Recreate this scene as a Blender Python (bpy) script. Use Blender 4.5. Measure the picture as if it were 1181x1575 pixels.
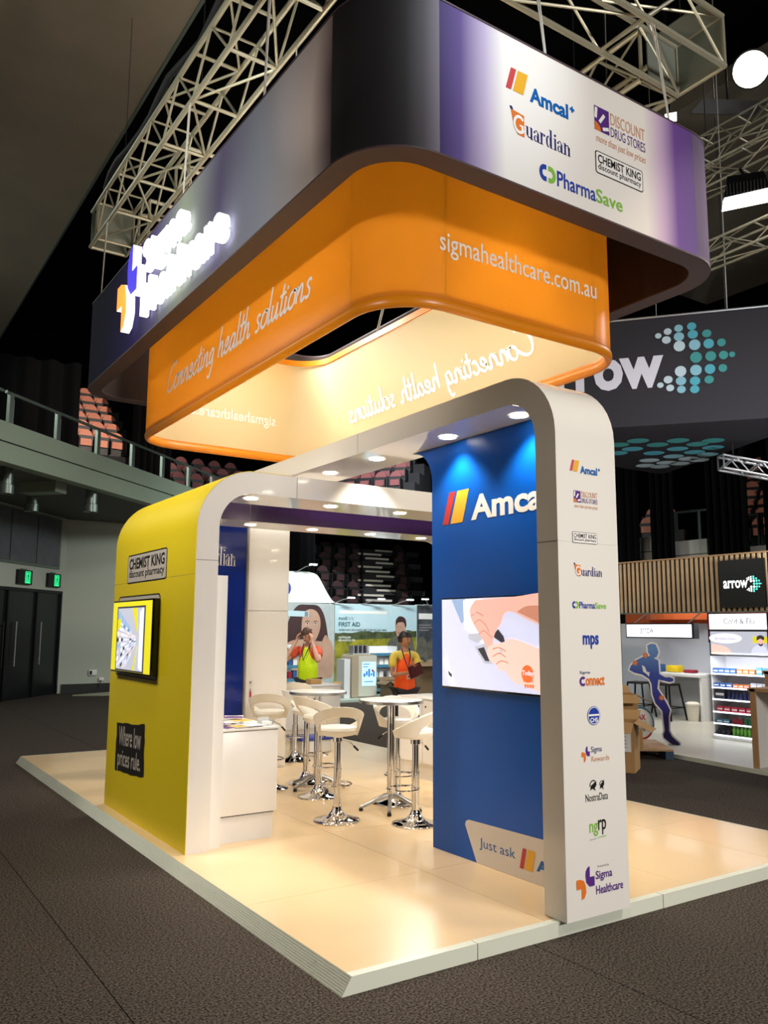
import bpy, bmesh, math, random
from mathutils import Vector, Matrix, Euler
random.seed(7)
for o in list(bpy.data.objects): bpy.data.objects.remove(o, do_unlink=True)
SC = bpy.context.scene
COL = SC.collection
PI = math.pi

# ------------------------------------------------------------------ camera
YAW, PITCH, ROLL, FPX = 0.5869, 0.1402, 0.0048, 1276.5
fw = Vector((math.sin(YAW)*math.cos(PITCH), math.cos(YAW)*math.cos(PITCH), math.sin(PITCH)))
rt = Vector((math.cos(YAW), -math.sin(YAW), 0)); up = rt.cross(fw)
R_ = rt*math.cos(ROLL)+up*math.sin(ROLL); U_ = -rt*math.sin(ROLL)+up*math.cos(ROLL)
cd = bpy.data.cameras.new('camera'); cam = bpy.data.objects.new('camera', cd); COL.objects.link(cam)
M = Matrix((R_, U_, -fw)).transposed().to_4x4(); M.translation = Vector((-2.0375, -3.3834, 1.62)); cam.matrix_world = M
cd.sensor_fit = 'VERTICAL'; cd.sensor_height = 36; cd.sensor_width = 27
cd.lens = FPX*36/1575; cd.clip_end = 200
SC.camera = cam

# ------------------------------------------------------------------ world, lights, exposure
SC.view_settings.view_transform = 'Standard'; SC.view_settings.look = 'None'
SC.view_settings.exposure = 0.0; SC.view_settings.gamma = 1; SC.view_settings.use_curve_mapping = False
W = bpy.data.worlds.new('hall_air'); SC.world = W; W.use_nodes = True
W.node_tree.nodes['Background'].inputs[0].default_value = (.9, .95, 1, 1)
W.node_tree.nodes['Background'].inputs[1].default_value = 0.02

def area(name, loc, target, sx, sy, power, col=(1, 1, 1), spread=PI):
    d = bpy.data.lights.new(name, 'AREA'); d.shape = 'RECTANGLE'; d.size = sx; d.size_y = sy
    d.energy = power; d.color = col; d.spread = spread
    o = bpy.data.objects.new(name, d); COL.objects.link(o); o.location = loc
    o.rotation_euler = (Vector(target)-Vector(loc)).to_track_quat('-Z', 'Y').to_euler(); return o
def spot(name, loc, target, power, ang, blend=.5, col=(1, 1, 1), r=.04):
    d = bpy.data.lights.new(name, 'SPOT'); d.energy = power; d.color = col; d.spot_size = math.radians(ang)
    d.spot_blend = blend; d.shadow_soft_size = r
    o = bpy.data.objects.new(name, d); COL.objects.link(o); o.location = loc
    o.rotation_euler = (Vector(target)-Vector(loc)).to_track_quat('-Z', 'Y').to_euler(); return o
WARM = (1, .86, .68)
# hall floodlights high over the aisles (outside the frame), then added fill lamps
spot('hall_flood', (3.2, -5.5, 8.0), (1.2, -2.6, 0), 1500, 70, 1, (1, .95, .88), .5)
spot('hall_flood.001', (-5.0, 2.0, 8.3), (-2.5, 3.5, 0), 900, 75, 1, (1, .93, .85), .5)
area('hall_flood.002', (-5, 13, 8.6), (3, 17, 2), 3, 3, 420, (.93, 1, .9))
area('hall_flood.003', (13.5, -1.5, 8.5), (9, 4, .5), 2, 2, 420, (1, .97, .92))
area('low_front_fill', (2.6, -9.5, 4.2), (1.8, .5, 3.2), 2.4, 1.0, 660, (1, .95, .88))  # added low fill for the ring and logo faces, no hall lamp hangs here
area('low_left_fill', (-8.5, -1.0, 5.2), (.3, 2.6, 3.6), 2.4, 1.0, 18, (1, .93, .84))  # weak low fill added from the left, not a hall lamp
spot('ring_fill', (-7.5, -.6, 3.6), (.7, 2.8, 4.05), 2300, 34, 1, (1, .93, .84), .3)  # added only to brighten the left side of the orange ring
spot('panel_fill', (-4.5, 5.4, 6.6), (.14, 3.5, 1.9), 900, 36, .8, (1, .93, .84), .3)  # added to brighten the yellow wall, stands for no known lamp
spot('panel_fill.001', (-1.2, 3.3, 7.6), (.3, 3.3, 2.6), 330, 28, .8, (1, .95, .88), .2)  # second added fill, from above, for the top of the yellow wall
spot('tier_fill', (9.5, 13.5, 8.5), (14.0, 20.5, 3.6), 4200, 60, .6, (.9, .93, 1))  # added so the dark tiers and step strips show up
spot('banner_fill', (8.2, .6, 2.2), (10.9, 6.0, 5.0), 900, 60, .8, (.9, .97, 1), .1)  # added from below to brighten the banner underside, no fixture there
area('people_fill', (1.8, 6.2, 6.0), (4.4, 8.2, 1.2), 1.2, .6, 220, (1, .95, .88))  # fill added to lighten the two people
area('people_fill.001', (7.2, 8.8, 5.2), (4.6, 7.2, 1.0), 1.2, .6, 150, (.95, 1, 1))  # same added fill for the people, from the far side
# rig lamps inside the two hanging rings, aimed down on the stand
area('rig_lamp', (1.85, 2.0, 4.85), (1.85, 2.0, 0), .7, 1.5, 20, (1, .93, .78))
area('rig_lamp.001', (1.85, 4.4, 4.85), (1.85, 4.4, 0), .7, 1.5, 20, (1, .93, .78))
for i, y in enumerate((1.3, 2.4, 3.6, 4.8)): spot('rig_spot', (1.75, y, 5.4), (1.75, y+(-.6, 0, 0, .4)[i], 0), 270, 52, .5, (1, .88, .72), .08)
for i, y in enumerate((1.6, 3.2, 4.8)):
    d = bpy.data.lights.new('ring_lamp', 'POINT'); d.energy = 30; d.color = (1, .93, .78); d.shadow_soft_size = .12
    o = bpy.data.objects.new('ring_lamp', d); COL.objects.link(o); o.location = (1.75, y, 4.72)
# profile spots on the printed ring, the left two put below it
spot('profile_spot', (1.0, -2.2, 6.6), (1.0, .1, 5.25), 230, 40, 1, (.9, .97, 1))
spot('profile_spot.001', (-1.9, .9, 4.0), (.17, .75, 5.05), 55, 34, 1, (1, .9, .82))
spot('profile_spot.002', (-2.0, 3.0, 4.0), (.17, 2.9, 5.05), 34, 34, 1, (.95, 1, .85))
spot('truss_fill', (-3.2, 2.0, 4.6), (.6, 3.6, 6.5), 420, 55, .8, (.96, 1, .88), .2)  # added from below to brighten the truss tubes
spot('floor_spot', (4.2, -1.5, 6.8), (2.2, 1.2, 0), 330, 50, .7, (1, .86, .66))
spot('floor_spot.001', (-1.5, -2.5, 6.4), (.9, 1.0, 0), 280, 46, .8, (1, .86, .66))
spot('seating_spot', (5.0, 12.0, 9.5), (4.3, 20.5, 8.0), 2600, 40, .6, (1, .85, .7))
spot('seating_spot.001', (14, 5.0, 9.5), (19.5, 10, 5.3), 2200, 30, .6, (1, .85, .7))
area('booth_wash', (8.5, 11.5, 5.0), (9.5, 15.4, 1.2), 3, .6, 330, (.9, 1, .97))

# ------------------------------------------------------------------ materials
def lin(v):
    v /= 255.0
    return v/12.92 if v <= .04045 else ((v+.055)/1.055)**2.4
def rgb(c): return (lin(c[0]), lin(c[1]), lin(c[2]), 1)
MATS = {}
def mat(name, c, rough=.5, metal=0, emit=0, coat=0, noise=None, alpha=1, bump=0, spec=.5, trans=0):
    """noise = (scale, amount, second colour)"""
    m = bpy.data.materials.new(name); m.use_nodes = True; nt = m.node_tree; b = nt.nodes['Principled BSDF']
    b.inputs['Base Color'].default_value = rgb(c); b.inputs['Roughness'].default_value = rough
    b.inputs['Metallic'].default_value = metal; b.inputs['Coat Weight'].default_value = coat
    b.inputs['Coat Roughness'].default_value = .04
    b.inputs['Specular IOR Level'].default_value = spec
    b.inputs['Transmission Weight'].default_value = trans
    b.inputs['Alpha'].default_value = alpha
    if emit:
        b.inputs['Emission Color'].default_value = rgb(c); b.inputs['Emission Strength'].default_value = emit
    if noise:
        tc = nt.nodes.new('ShaderNodeTexCoord'); n = nt.nodes.new('ShaderNodeTexNoise')
        n.inputs['Scale'].default_value = noise[0]; n.inputs['Detail'].default_value = 5; n.inputs['Roughness'].default_value = .65
        nt.links.new(tc.outputs['Object'], n.inputs['Vector'])
        cr = nt.nodes.new('ShaderNodeValToRGB')
        cr.color_ramp.elements[0].position = .5-noise[1]; cr.color_ramp.elements[1].position = .5+noise[1]
        cr.color_ramp.elements[0].color = rgb(c); cr.color_ramp.elements[1].color = rgb(noise[2])
        nt.links.new(n.outputs['Fac'], cr.inputs['Fac']); nt.links.new(cr.outputs['Color'], b.inputs['Base Color'])
        if emit: nt.links.new(cr.outputs['Color'], b.inputs['Emission Color'])
        if bump:
            bp = nt.nodes.new('ShaderNodeBump'); bp.inputs['Strength'].default_value = bump; bp.inputs['Distance'].default_value = .01
            nt.links.new(n.outputs['Fac'], bp.inputs['Height']); nt.links.new(bp.outputs['Normal'], b.inputs['Normal'])
    MATS[name] = m; return m
def ramp_mat(name, axis, stops, rough=.4, lo=0., hi=1., wob=0., coat=0):
    """printed gradient along one axis of the thing; stops = [(position in metres, colour)]"""
    m = mat(name, (200, 200, 200), rough, coat=coat); nt = m.node_tree; b = nt.nodes['Principled BSDF']
    tc = nt.nodes.new('ShaderNodeTexCoord'); sp = nt.nodes.new('ShaderNodeSeparateXYZ'); nt.links.new(tc.outputs['Object'], sp.inputs[0])
    mr = nt.nodes.new('ShaderNodeMapRange'); mr.inputs['From Min'].default_value = lo; mr.inputs['From Max'].default_value = hi
    src = sp.outputs[axis]
    if wob:
        n = nt.nodes.new('ShaderNodeTexNoise'); n.inputs['Scale'].default_value = 1.1; n.inputs['Detail'].default_value = 1
        nt.links.new(tc.outputs['Object'], n.inputs['Vector'])
        s = nt.nodes.new('ShaderNodeMath'); s.operation = 'SUBTRACT'; s.inputs[1].default_value = .5; nt.links.new(n.outputs['Fac'], s.inputs[0])
        k = nt.nodes.new('ShaderNodeMath'); k.operation = 'MULTIPLY_ADD'; k.inputs[1].default_value = wob
        nt.links.new(s.outputs[0], k.inputs[0]); nt.links.new(src, k.inputs[2]); src = k.outputs[0]
    nt.links.new(src, mr.inputs['Value'])
    cr = nt.nodes.new('ShaderNodeValToRGB'); el = cr.color_ramp.elements
    while len(el) > 1: el.remove(el[-1])
    for i, (p, c) in enumerate(stops):
        q = (p-lo)/(hi-lo)
        e = el[0] if i == 0 else el.new(q)
        e.position = q; e.color = rgb(c)
    nt.links.new(mr.outputs[0], cr.inputs['Fac']); nt.links.new(cr.outputs[0], b.inputs['Base Color'])
    return m

mat('white_laminate', (226, 223, 218), .07, coat=.3)
mat('white_satin', (228, 226, 222), .3)
mat('joint_pale', (196, 192, 186), .4); mat('gap_line', (120, 114, 106), .7)
mat('yellow_print', (226, 202, 24), .42)
mat('grey_print', (190, 182, 172), .45)
mat('black_print', (24, 22, 20), .5)
mat('outline_print', (40, 34, 26), .5)
mat('blue_gloss', (4, 84, 182), .3, spec=.3)
mat('navy_gloss', (22, 44, 130), .14, coat=.3)
mat('purple_gloss', (54, 32, 76), .2)
mat('white_print', (240, 238, 236), .4); mat('white_fabric_print', (244, 236, 226), .4)
mat('offwhite_print', (214, 206, 198), .4)
mat('ink_blue', (0, 92, 170), .4)
mat('ink_navy', (34, 34, 110), .4)
mat('ink_purple', (84, 42, 130), .4)
mat('ink_orange', (222, 116, 40), .4)
mat('ink_green', (126, 188, 60), .4)
mat('ink_red', (192, 50, 44), .4)
mat('ink_pinkred', (198, 70, 74), .4)
mat('ink_gold', (228, 170, 44), .4)
mat('ink_black', (22, 20, 22), .4)
mat('ink_grey', (140, 136, 140), .4)
mat('ink_tan', (206, 150, 116), .4)
mat('ink_royal', (30, 60, 160), .4)
mat('floor_vinyl', (232, 202, 158), .22, noise=(1.6, .3, (224, 196, 154)), coat=.15)
mat('joint_dark', (170, 140, 104), .7)
mat('trim_white', (214, 218, 204), .35)
mat('carpet', (24, 22, 20), .97, noise=(85, .10, (94, 85, 77)), spec=.08)
mat('carpet_gap', (16, 15, 14), 1)
mat('hall_wall', (176, 178, 164), .8)
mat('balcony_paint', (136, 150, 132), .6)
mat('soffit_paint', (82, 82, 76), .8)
mat('slab_paint', (138, 128, 112), .9, noise=(.5, .3, (116, 108, 96)))
mat('black_paint', (14, 14, 15), .45)
mat('door_black', (20, 22, 26), .3)
mat('drape_black', (9, 9, 11), .95, spec=.1)
mat('hall_dark', (12, 12, 13), .95, spec=.1)
mat('metal_rail', (120, 132, 124), .35, .6)
mat('truss_metal', (172, 168, 148), .38, .35)
mat('truss_plate', (140, 146, 136), .45, .3)
mat('chrome', (225, 225, 228), .06, 1)
mat('brushed', (180, 182, 184), .3, 1)
mat('leatherette', (240, 237, 228), .38)
mat('rubber', (20, 20, 20), .7)
mat('table_white', (232, 232, 230), .2)
mat('orange_fabric', (247, 178, 62), .3, spec=.45)
mat('cream_lining', (240, 230, 192), .5)
mat('orange_hem', (222, 132, 16), .35)
mat('ghost_white', (255, 255, 255), .4)
mat('ring_trim', (74, 58, 64), .5)
mat('ring_lining', (40, 26, 18), .8)
mat('ring_corner', (92, 76, 106), .7, spec=.2)
mat('lit_white', (255, 255, 255), .5, emit=1.25)
mat('lit_orange', (255, 140, 20), .5, emit=1.3)
mat('lit_purple', (40, 16, 190), .5, emit=1.0)
mat('lamp_disc', (255, 246, 224), .5, emit=14)
mat('lamp_soft', (255, 250, 245), .5, emit=6)
mat('exit_green', (30, 220, 130), .5, emit=1.3)
mat('black_gloss', (10, 10, 11), .12)
mat('cable_white', (200, 198, 190), .5)
mat('cable_dark', (40, 40, 42), .6)
mat('salmon_seat', (226, 140, 112), .6)
mat('mauve_seat', (120, 66, 66), .7)
mat('dark_seat', (52, 26, 28), .7)
mat('seat_black', (16, 16, 17), .5)
mat('tier_dark', (30, 30, 32), .9)
mat('nosing', (190, 184, 170), .6)
mat('banner_black', (38, 35, 43), .6)
mat('banner_white', (226, 222, 236), .5)
for i, c in enumerate([(196, 216, 226), (140, 192, 210), (84, 172, 192), (66, 150, 150)]): mat('dot_%d' % i, c, .5)
for i, c in enumerate([(220, 250, 240), (90, 220, 200)]): mat('lit_dot_%d' % i, c, .5, emit=1.2)
mat('oak_slat', (214, 184, 144), .5, noise=(6, .25, (190, 156, 116)))
mat('oak_edge', (178, 140, 98), .5)
mat('shop_floor', (196, 192, 176), .3, noise=(2, .3, (182, 176, 160)))
mat('lightbox', (246, 246, 255), .5, emit=1.6)
mat('shop_wall', (196, 198, 206), .5)
mat('shelf_white', (225, 226, 230), .4)
mat('led_strip', (240, 245, 255), .5, emit=4)
mat('cardboard', (188, 148, 96), .85, noise=(3, .3, (170, 130, 82)))
mat('cardboard_dark', (120, 98, 72), .85)
mat('box_blue', (52, 92, 150), .5); mat('box_orange', (206, 110, 60), .5); mat('box_navy', (40, 48, 96), .5)
mat('box_pink', (206, 56, 84), .5); mat('box_red', (150, 28, 48), .5); mat('box_green', (30, 110, 70), .4)
mat('bottle_green', (110, 180, 70), .25); mat('box_teal', (70, 130, 160), .5); mat('pack_dark', (44, 46, 60), .5)
mat('pack_silver', (170, 172, 180), .3); mat('yellow_bag', (236, 200, 24), .5)
mat('bin_cream', (214, 208, 190), .5)
mat('steel_black', (22, 22, 24), .35, .5)
mat('copper', (196, 92, 44), .35, .3)
mat('sign_red', (176, 34, 48), .5); mat('sign_maroon', (110, 16, 44), .5)
mat('runner_blue', (44, 64, 160), .5); mat('runner_dark', (46, 30, 112), .5); mat('runner_light', (70, 120, 190), .5)
mat('sticker_red', (200, 60, 40), .5)
mat('skin_a', (228, 176, 150), .55); mat('skin_b', (190, 136, 104), .5)
mat('hair_brown', (84, 56, 40), .6); mat('hair_dark', (26, 18, 16), .5)
mat('vest_yellow', (214, 246, 20), .6, emit=.12); mat('vest_orange', (255, 92, 20), .6, emit=.12)
mat('tee_orange', (232, 92, 56), .7); mat('tee_yellow', (240, 214, 90), .7)
mat('trouser', (34, 34, 40), .8); mat('lanyard', (24, 26, 60), .6); mat('maroon_bag', (84, 22, 32), .5)
mat('eye_dark', (30, 20, 18), .3); mat('lip', (150, 70, 66), .5); mat('shoe', (24, 22, 22), .6)
mat('booth_green', (178, 192, 180), .35)
mat('booth_white', (232, 240, 236), .45)
mat('sky_print', (170, 206, 226), .5, noise=(.8, .3, (206, 226, 232)))
mat('field_print', (168, 156, 40), .6, noise=(3.5, .12, (90, 104, 30)))
mat('trees_print', (50, 62, 40), .6, noise=(5, .15, (92, 98, 62)))
mat('poster_bg', (150, 160, 164), .5, noise=(.7, .3, (206, 214, 214)))
mat('poster_skin', (206, 168, 148), .5, noise=(1.5, .3, (176, 132, 114)))
mat('poster_hair', (52, 34, 36), .5, noise=(3, .3, (78, 50, 50)))
mat('poster_shirt', (112, 108, 100), .6, noise=(6, .2, (80, 78, 74)))
mat('poster_dark', (40, 42, 48), .5, noise=(2.4, .2, (96, 100, 108)))
mat('ink_teal', (34, 84, 96), .5)
mat('kiosk_beige', (176, 160, 138), .4); mat('kiosk_front', (206, 204, 192), .4)
mat('screen_cyan', (176, 222, 240), .4, emit=.9); mat('screen_blue', (50, 110, 190), .4, emit=.7)
mat('tv_bg', (208, 212, 240), .3, emit=.85); mat('tv_white', (236, 234, 250), .3, emit=.9); mat('tv_blue', (150, 176, 216), .3, emit=.8)
mat('tv_skin', (226, 178, 164), .3, emit=.85); mat('tv_skin_dark', (196, 134, 112), .3, emit=.8); mat('tv_skin_light', (240, 204, 192), .3, emit=.85)
mat('tv_dark', (54, 52, 62), .3, emit=.7); mat('tv_orange', (236, 110, 56), .3, emit=.9); mat('tv_grey', (186, 190, 204), .3, emit=.8)
mat('tv_yellow', (226, 216, 30), .3, emit=.75)
mat('lid_blue', (40, 60, 150), .4)
mat('brochure_purple', (90, 50, 120), .4); mat('brochure_gold', (220, 170, 70), .4)
mat('acrylic', (225, 232, 236), .1, alpha=.45)
mat('sheet_cream', (150, 152, 128), .5)
mat('pallet_blue', (38, 66, 92), .6)
mat('concrete', (205, 202, 194), .8)
mat('louvre', (104, 104, 110), .5, noise=(4, .3, (84, 84, 90)))
mat('silver_tube', (200, 200, 204), .3, .8)

ramp_mat('print_front', 'X', [(.62, (56, 45, 96)), (.78, (92, 76, 136)), (.96, (182, 170, 204)), (1.12, (238, 236, 234)),
    (2.40, (238, 232, 226)), (2.58, (200, 172, 204)), (2.74, (108, 70, 148)), (2.93, (96, 70, 134))], .35, .6, 3.0)
ramp_mat('print_side_lit', 'Y', [(.42, (24, 18, 24)), (.56, (120, 104, 104)), (.75, (170, 158, 152)), (1.5, (130, 136, 150)), (2.2, (84, 80, 108)),
    (3.0, (122, 130, 118)), (3.7, (80, 76, 112)), (4.1, (42, 34, 92)), (5.9, (28, 22, 70))], .75, .3, 6.0, wob=.35); MATS['print_side_lit'].node_tree.nodes['Principled BSDF'].inputs['Specular IOR Level'].default_value = .15  # printed fade, with pale light pools and dim stretches put into the colours
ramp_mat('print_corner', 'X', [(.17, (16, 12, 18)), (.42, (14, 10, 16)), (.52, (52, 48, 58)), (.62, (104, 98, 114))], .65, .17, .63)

def translucent(name, k, c):
    m = MATS[name]; nt = m.node_tree; b = nt.nodes['Principled BSDF']; out = nt.nodes['Material Output']
    t = nt.nodes.new('ShaderNodeBsdfTranslucent'); t.inputs[0].default_value = rgb(c); x = nt.nodes.new('ShaderNodeMixShader'); x.inputs[0].default_value = k
    nt.links.new(b.outputs[0], x.inputs[1]); nt.links.new(t.outputs[0], x.inputs[2]); nt.links.new(x.outputs[0], out.inputs['Surface'])
translucent('orange_fabric', .66, (255, 216, 120)); translucent('cream_lining', .55, (255, 250, 235)); translucent('white_fabric_print', .5, (255, 255, 255))

# ------------------------------------------------------------------ mesh helpers
class Fr:
    """a drawing plane: point (u,v) at height n over it"""
    def __init__(s, o, u, v, mirror=False):
        s.o = Vector(o); s.u = Vector(u).normalized(); s.v = Vector(v).normalized(); s.n = s.u.cross(s.v)
    def __call__(s, u, v, n=0): return s.o+s.u*u+s.v*v+s.n*n
def front(y): return Fr((0, y, 0), (1, 0, 0), (0, 0, 1))            # faces -y ; (x,z)
def side(x): return Fr((x, 0, 0), (0, -1, 0), (0, 0, 1))            # faces -x ; (-y,z)
def top(z): return Fr((0, 0, z), (1, 0, 0), (0, 1, 0))
def soff(z): return Fr((0, 0, z), (1, 0, 0), (0, -1, 0))            # faces down ; (x,-y)

_T = {}
def text2d(s, bold=0, shear=0, space=1, res=3):
    k = (s, bold, shear, space, res)
    if k in _T: return _T[k]
    c = bpy.data.curves.new('t', 'FONT'); c.body = s; c.offset = bold; c.shear = shear; c.space_character = space
    c.resolution_u = res; c.fill_mode = 'FRONT'; c.dimensions = '2D'
    o = bpy.data.objects.new('t', c); COL.objects.link(o)
    dg = bpy.context.evaluated_depsgraph_get(); me = bpy.data.meshes.new_from_object(o.evaluated_get(dg))
    vs = [(v.co.x, v.co.y) for v in me.vertices]; fs = [tuple(p.vertices) for p in me.polygons]
    bpy.data.objects.remove(o, do_unlink=True); bpy.data.meshes.remove(me); bpy.data.curves.remove(c)
    _T[k] = (vs, fs); return _T[k]

class MB:
    def __init__(s): s.v = []; s.f = []; s.m = []; s.ms = []
    def mi(s, m):
        if m not in s.ms: s.ms.append(m)
        return s.ms.index(m)
    def add(s, vs, fs, m):
        b = len(s.v); s.v += [tuple(p) for p in vs]; k = s.mi(m)
        for f in fs: s.f.append(tuple(i+b for i in f)); s.m.append(k)
    def box(s, x0, x1, y0, y1, z0, z1, m):
        P = [(x0, y0, z0), (x1, y0, z0), (x1, y1, z0), (x0, y1, z0), (x0, y0, z1), (x1, y0, z1), (x1, y1, z1), (x0, y1, z1)]
        s.add(P, [(0, 3, 2, 1), (4, 5, 6, 7), (0, 1, 5, 4), (1, 2, 6, 5), (2, 3, 7, 6), (3, 0, 4, 7)], m)
    def obox(s, fr, u0, u1, v0, v1, n0, n1, m):
        P = [fr(u0, v0, n0), fr(u1, v0, n0), fr(u1, v1, n0), fr(u0, v1, n0), fr(u0, v0, n1), fr(u1, v0, n1), fr(u1, v1, n1), fr(u0, v1, n1)]
        s.add(P, [(0, 3, 2, 1), (4, 5, 6, 7), (0, 1, 5, 4), (1, 2, 6, 5), (2, 3, 7, 6), (3, 0, 4, 7)], m)
    def bbox(s, x0, x1, y0, y1, z0, z1, m, r=.01):
        bm = bmesh.new(); g = bmesh.ops.create_cube(bm, size=1)
        for v in bm.verts: v.co = Vector(((x0+x1)/2+v.co.x*(x1-x0), (y0+y1)/2+v.co.y*(y1-y0), (z0+z1)/2+v.co.z*(z1-z0)))
        bmesh.ops.bevel(bm, geom=list(bm.edges), offset=r, segments=2, affect='EDGES', profile=.5)
        bm.verts.index_update(); s.add([v.co[:] for v in bm.verts], [tuple(v.index for v in f.verts) for f in bm.faces], m); bm.free()
    def prism(s, fr, pts, n0, n1, m):
        k = len(pts); P = [fr(u, v, n0) for u, v in pts]+[fr(u, v, n1) for u, v in pts]
        F = [tuple(range(k-1, -1, -1)), tuple(range(k, 2*k))]+[(i, (i+1) % k, (i+1) % k+k, i+k) for i in range(k)]
        s.add(P, F, m)
    def poly(s, fr, pts, m, n=.002): s.add([fr(u, v, n) for u, v in pts], [tuple(range(len(pts)))], m)
    def quads(s, fr, A, B, m, n=.002, close=False):
        k = len(A); P = [fr(u, v, n) for u, v in A]+[fr(u, v, n) for u, v in B]
        s.add(P, [(i, (i+1) % k, (i+1) % k+k, i+k) for i in range(k if close else k-1)], m)
    def ell(s, fr, cx, cy, rx, ry, m, n=.002, a0=0, a1=360, rot=0, seg=20):
        pts = []
        for i in range(seg+(0 if a1-a0 == 360 else 1)):
            a = math.radians(a0+(a1-a0)*i/seg); x = rx*math.cos(a); y = ry*math.sin(a); c, d = math.cos(rot), math.sin(rot)
            pts.append((cx+x*c-y*d, cy+x*d+y*c))
        if a1-a0 != 360: pts.append((cx, cy))
        s.poly(fr, pts, m, n)
    def arc(s, fr, cx, cy, ro, ri, m, a0=0, a1=360, n=.002, seg=18, sx=1):
        A = [(cx+sx*ro*math.cos(math.radians(a0+(a1-a0)*i/seg)), cy+ro*math.sin(math.radians(a0+(a1-a0)*i/seg))) for i in range(seg+1)]
        B = [(cx+sx*ri*math.cos(math.radians(a0+(a1-a0)*i/seg)), cy+ri*math.sin(math.radians(a0+(a1-a0)*i/seg))) for i in range(seg+1)]
        s.quads(fr, B, A, m, n)
    def stroke(s, fr, pts, w, m, n=.002):
        A = []; B = []
        for i, p in enumerate(pts):
            a = pts[max(0, i-1)]; b = pts[min(len(pts)-1, i+1)]; dx, dy = b[0]-a[0], b[1]-a[1]; L = math.hypot(dx, dy) or 1
            A.append((p[0]-dy/L*w/2, p[1]+dx/L*w/2)); B.append((p[0]+dy/L*w/2, p[1]-dx/L*w/2))
        s.quads(fr, B, A, m, n)
    def text(s, fr, t, u0, v0, u1, v1, m, bold=.012, shear=0, space=1, n=.002, ext=0, sidem=None, flip=False):
        vs, fs = text2d(t, bold, shear, space)
        xa = min(p[0] for p in vs); xb = max(p[0] for p in vs); ya = min(p[1] for p in vs); yb = max(p[1] for p in vs)
        f = lambda p: (u0+(p[0]-xa)/(xb-xa)*(u1-u0), v0+(p[1]-ya)/(yb-ya)*(v1-v0))
        Q = [f(p) for p in vs]
        if not ext: s.add([fr(a, b, n) for a, b in Q], fs, m); return
        s.add([fr(a, b, n+ext) for a, b in Q], fs, m)
        cnt = {}
        for q in fs:
            for i in range(len(q)):
                e = (q[i], q[(i+1) % len(q)]); cnt[tuple(sorted(e))] = cnt.get(tuple(sorted(e)), []) + [e]
        for es in cnt.values():
            if len(es) == 1:
                i, j = es[0]; s.add([fr(*Q[i], n), fr(*Q[j], n), fr(*Q[j], n+ext), fr(*Q[i], n+ext)], [(0, 1, 2, 3)], sidem or m)
    def tube(s, pts, r, m, seg=8, cap=True, r2=None):
        pts = [Vector(p) for p in pts]; rings = []; k = len(pts)
        d0 = (pts[1]-pts[0]).normalized(); ref = Vector((0, 0, 1)) if abs(d0.z) < .9 else Vector((1, 0, 0))
        a = d0.cross(ref).normalized()
        for i, p in enumerate(pts):
            d = ((pts[min(i+1, k-1)]-pts[max(i-1, 0)])).normalized(); a = (a-d*a.dot(d)).normalized(); b = d.cross(a)
            rr = r if r2 is None else r+(r2-r)*i/(k-1)
            rings.append([p+(a*math.cos(2*PI*j/seg)+b*math.sin(2*PI*j/seg))*rr for j in range(seg)])
        V = [q for R in rings for q in R]; F = []
        for i in range(k-1):
            for j in range(seg):
                F.append((i*seg+j, i*seg+(j+1) % seg, (i+1)*seg+(j+1) % seg, (i+1)*seg+j))
        if cap: F.append(tuple(range(seg-1, -1, -1))); F.append(tuple((k-1)*seg+j for j in range(seg)))
        s.add(V, F, m)
    def lathe(s, c, prof, m, seg=28, sx=1, sy=1):
        V = []; F = []; k = len(prof)
        for j in range(seg):
            a = 2*PI*j/seg
            for r, z in prof: V.append((c[0]+r*math.cos(a)*sx, c[1]+r*math.sin(a)*sy, c[2]+z))
        for j in range(seg):
            for i in range(k-1):
                F.append((j*k+i, ((j+1) % seg)*k+i, ((j+1) % seg)*k+i+1, j*k+i+1))
        s.add(V, F, m)
    def build(s, name, parent=None, label=None, smooth=35):
        me = bpy.data.meshes.new(name); me.from_pydata(s.v, [], s.f)
        for m in s.ms: me.materials.append(MATS[m])
        me.polygons.foreach_set('material_index', s.m)
        bm = bmesh.new(); bm.from_mesh(me); bmesh.ops.remove_doubles(bm, verts=bm.verts, dist=1e-5) if len(s.v) < 200000 else None
        bm.to_mesh(me); bm.free()
        me.update()
        if smooth:
            me.polygons.foreach_set('use_smooth', [True]*len(me.polygons)); me.set_sharp_from_angle(angle=math.radians(smooth))
        return link(name, me, parent, label)
def link(name, me, parent=None, label=None):
    o = bpy.data.objects.new(name, me); COL.objects.link(o)
    if parent is not None:
        o.parent = parent; o.matrix_parent_inverse = Matrix.Translation(-world_loc(parent))
    if label: o['label'] = label
    return o
def world_loc(p): return Vector(p.location) if p.type == 'EMPTY' else Vector((0, 0, 0))
def thing(name, label, cat, loc=(0, 0, 0), group=None):
    o = bpy.data.objects.new(name, None); COL.objects.link(o); o.location = loc; o.empty_display_size = .1
    o['label'] = label; o['category'] = cat
    if group: o['group'] = group
    return o
def tag(o, label, cat, group=None):
    o['label'] = label; o['category'] = cat
    if group: o['group'] = group
    return o
def struct(o): o['kind'] = 'structure'; return o
def kids(o): return list(o.children)
def dup(root, loc, rotz=0, label=None, group=None):
    r = root.copy(); COL.objects.link(r); r.location = loc; r.rotation_euler = (0, 0, rotz)
    if label: r['label'] = label
    if group: r['group'] = group
    for ch in list(root.children):
        c = ch.copy(); COL.objects.link(c); c.parent = r
        for g in ch.children:
            d = g.copy(); COL.objects.link(d); d.parent = c
    return r
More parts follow.
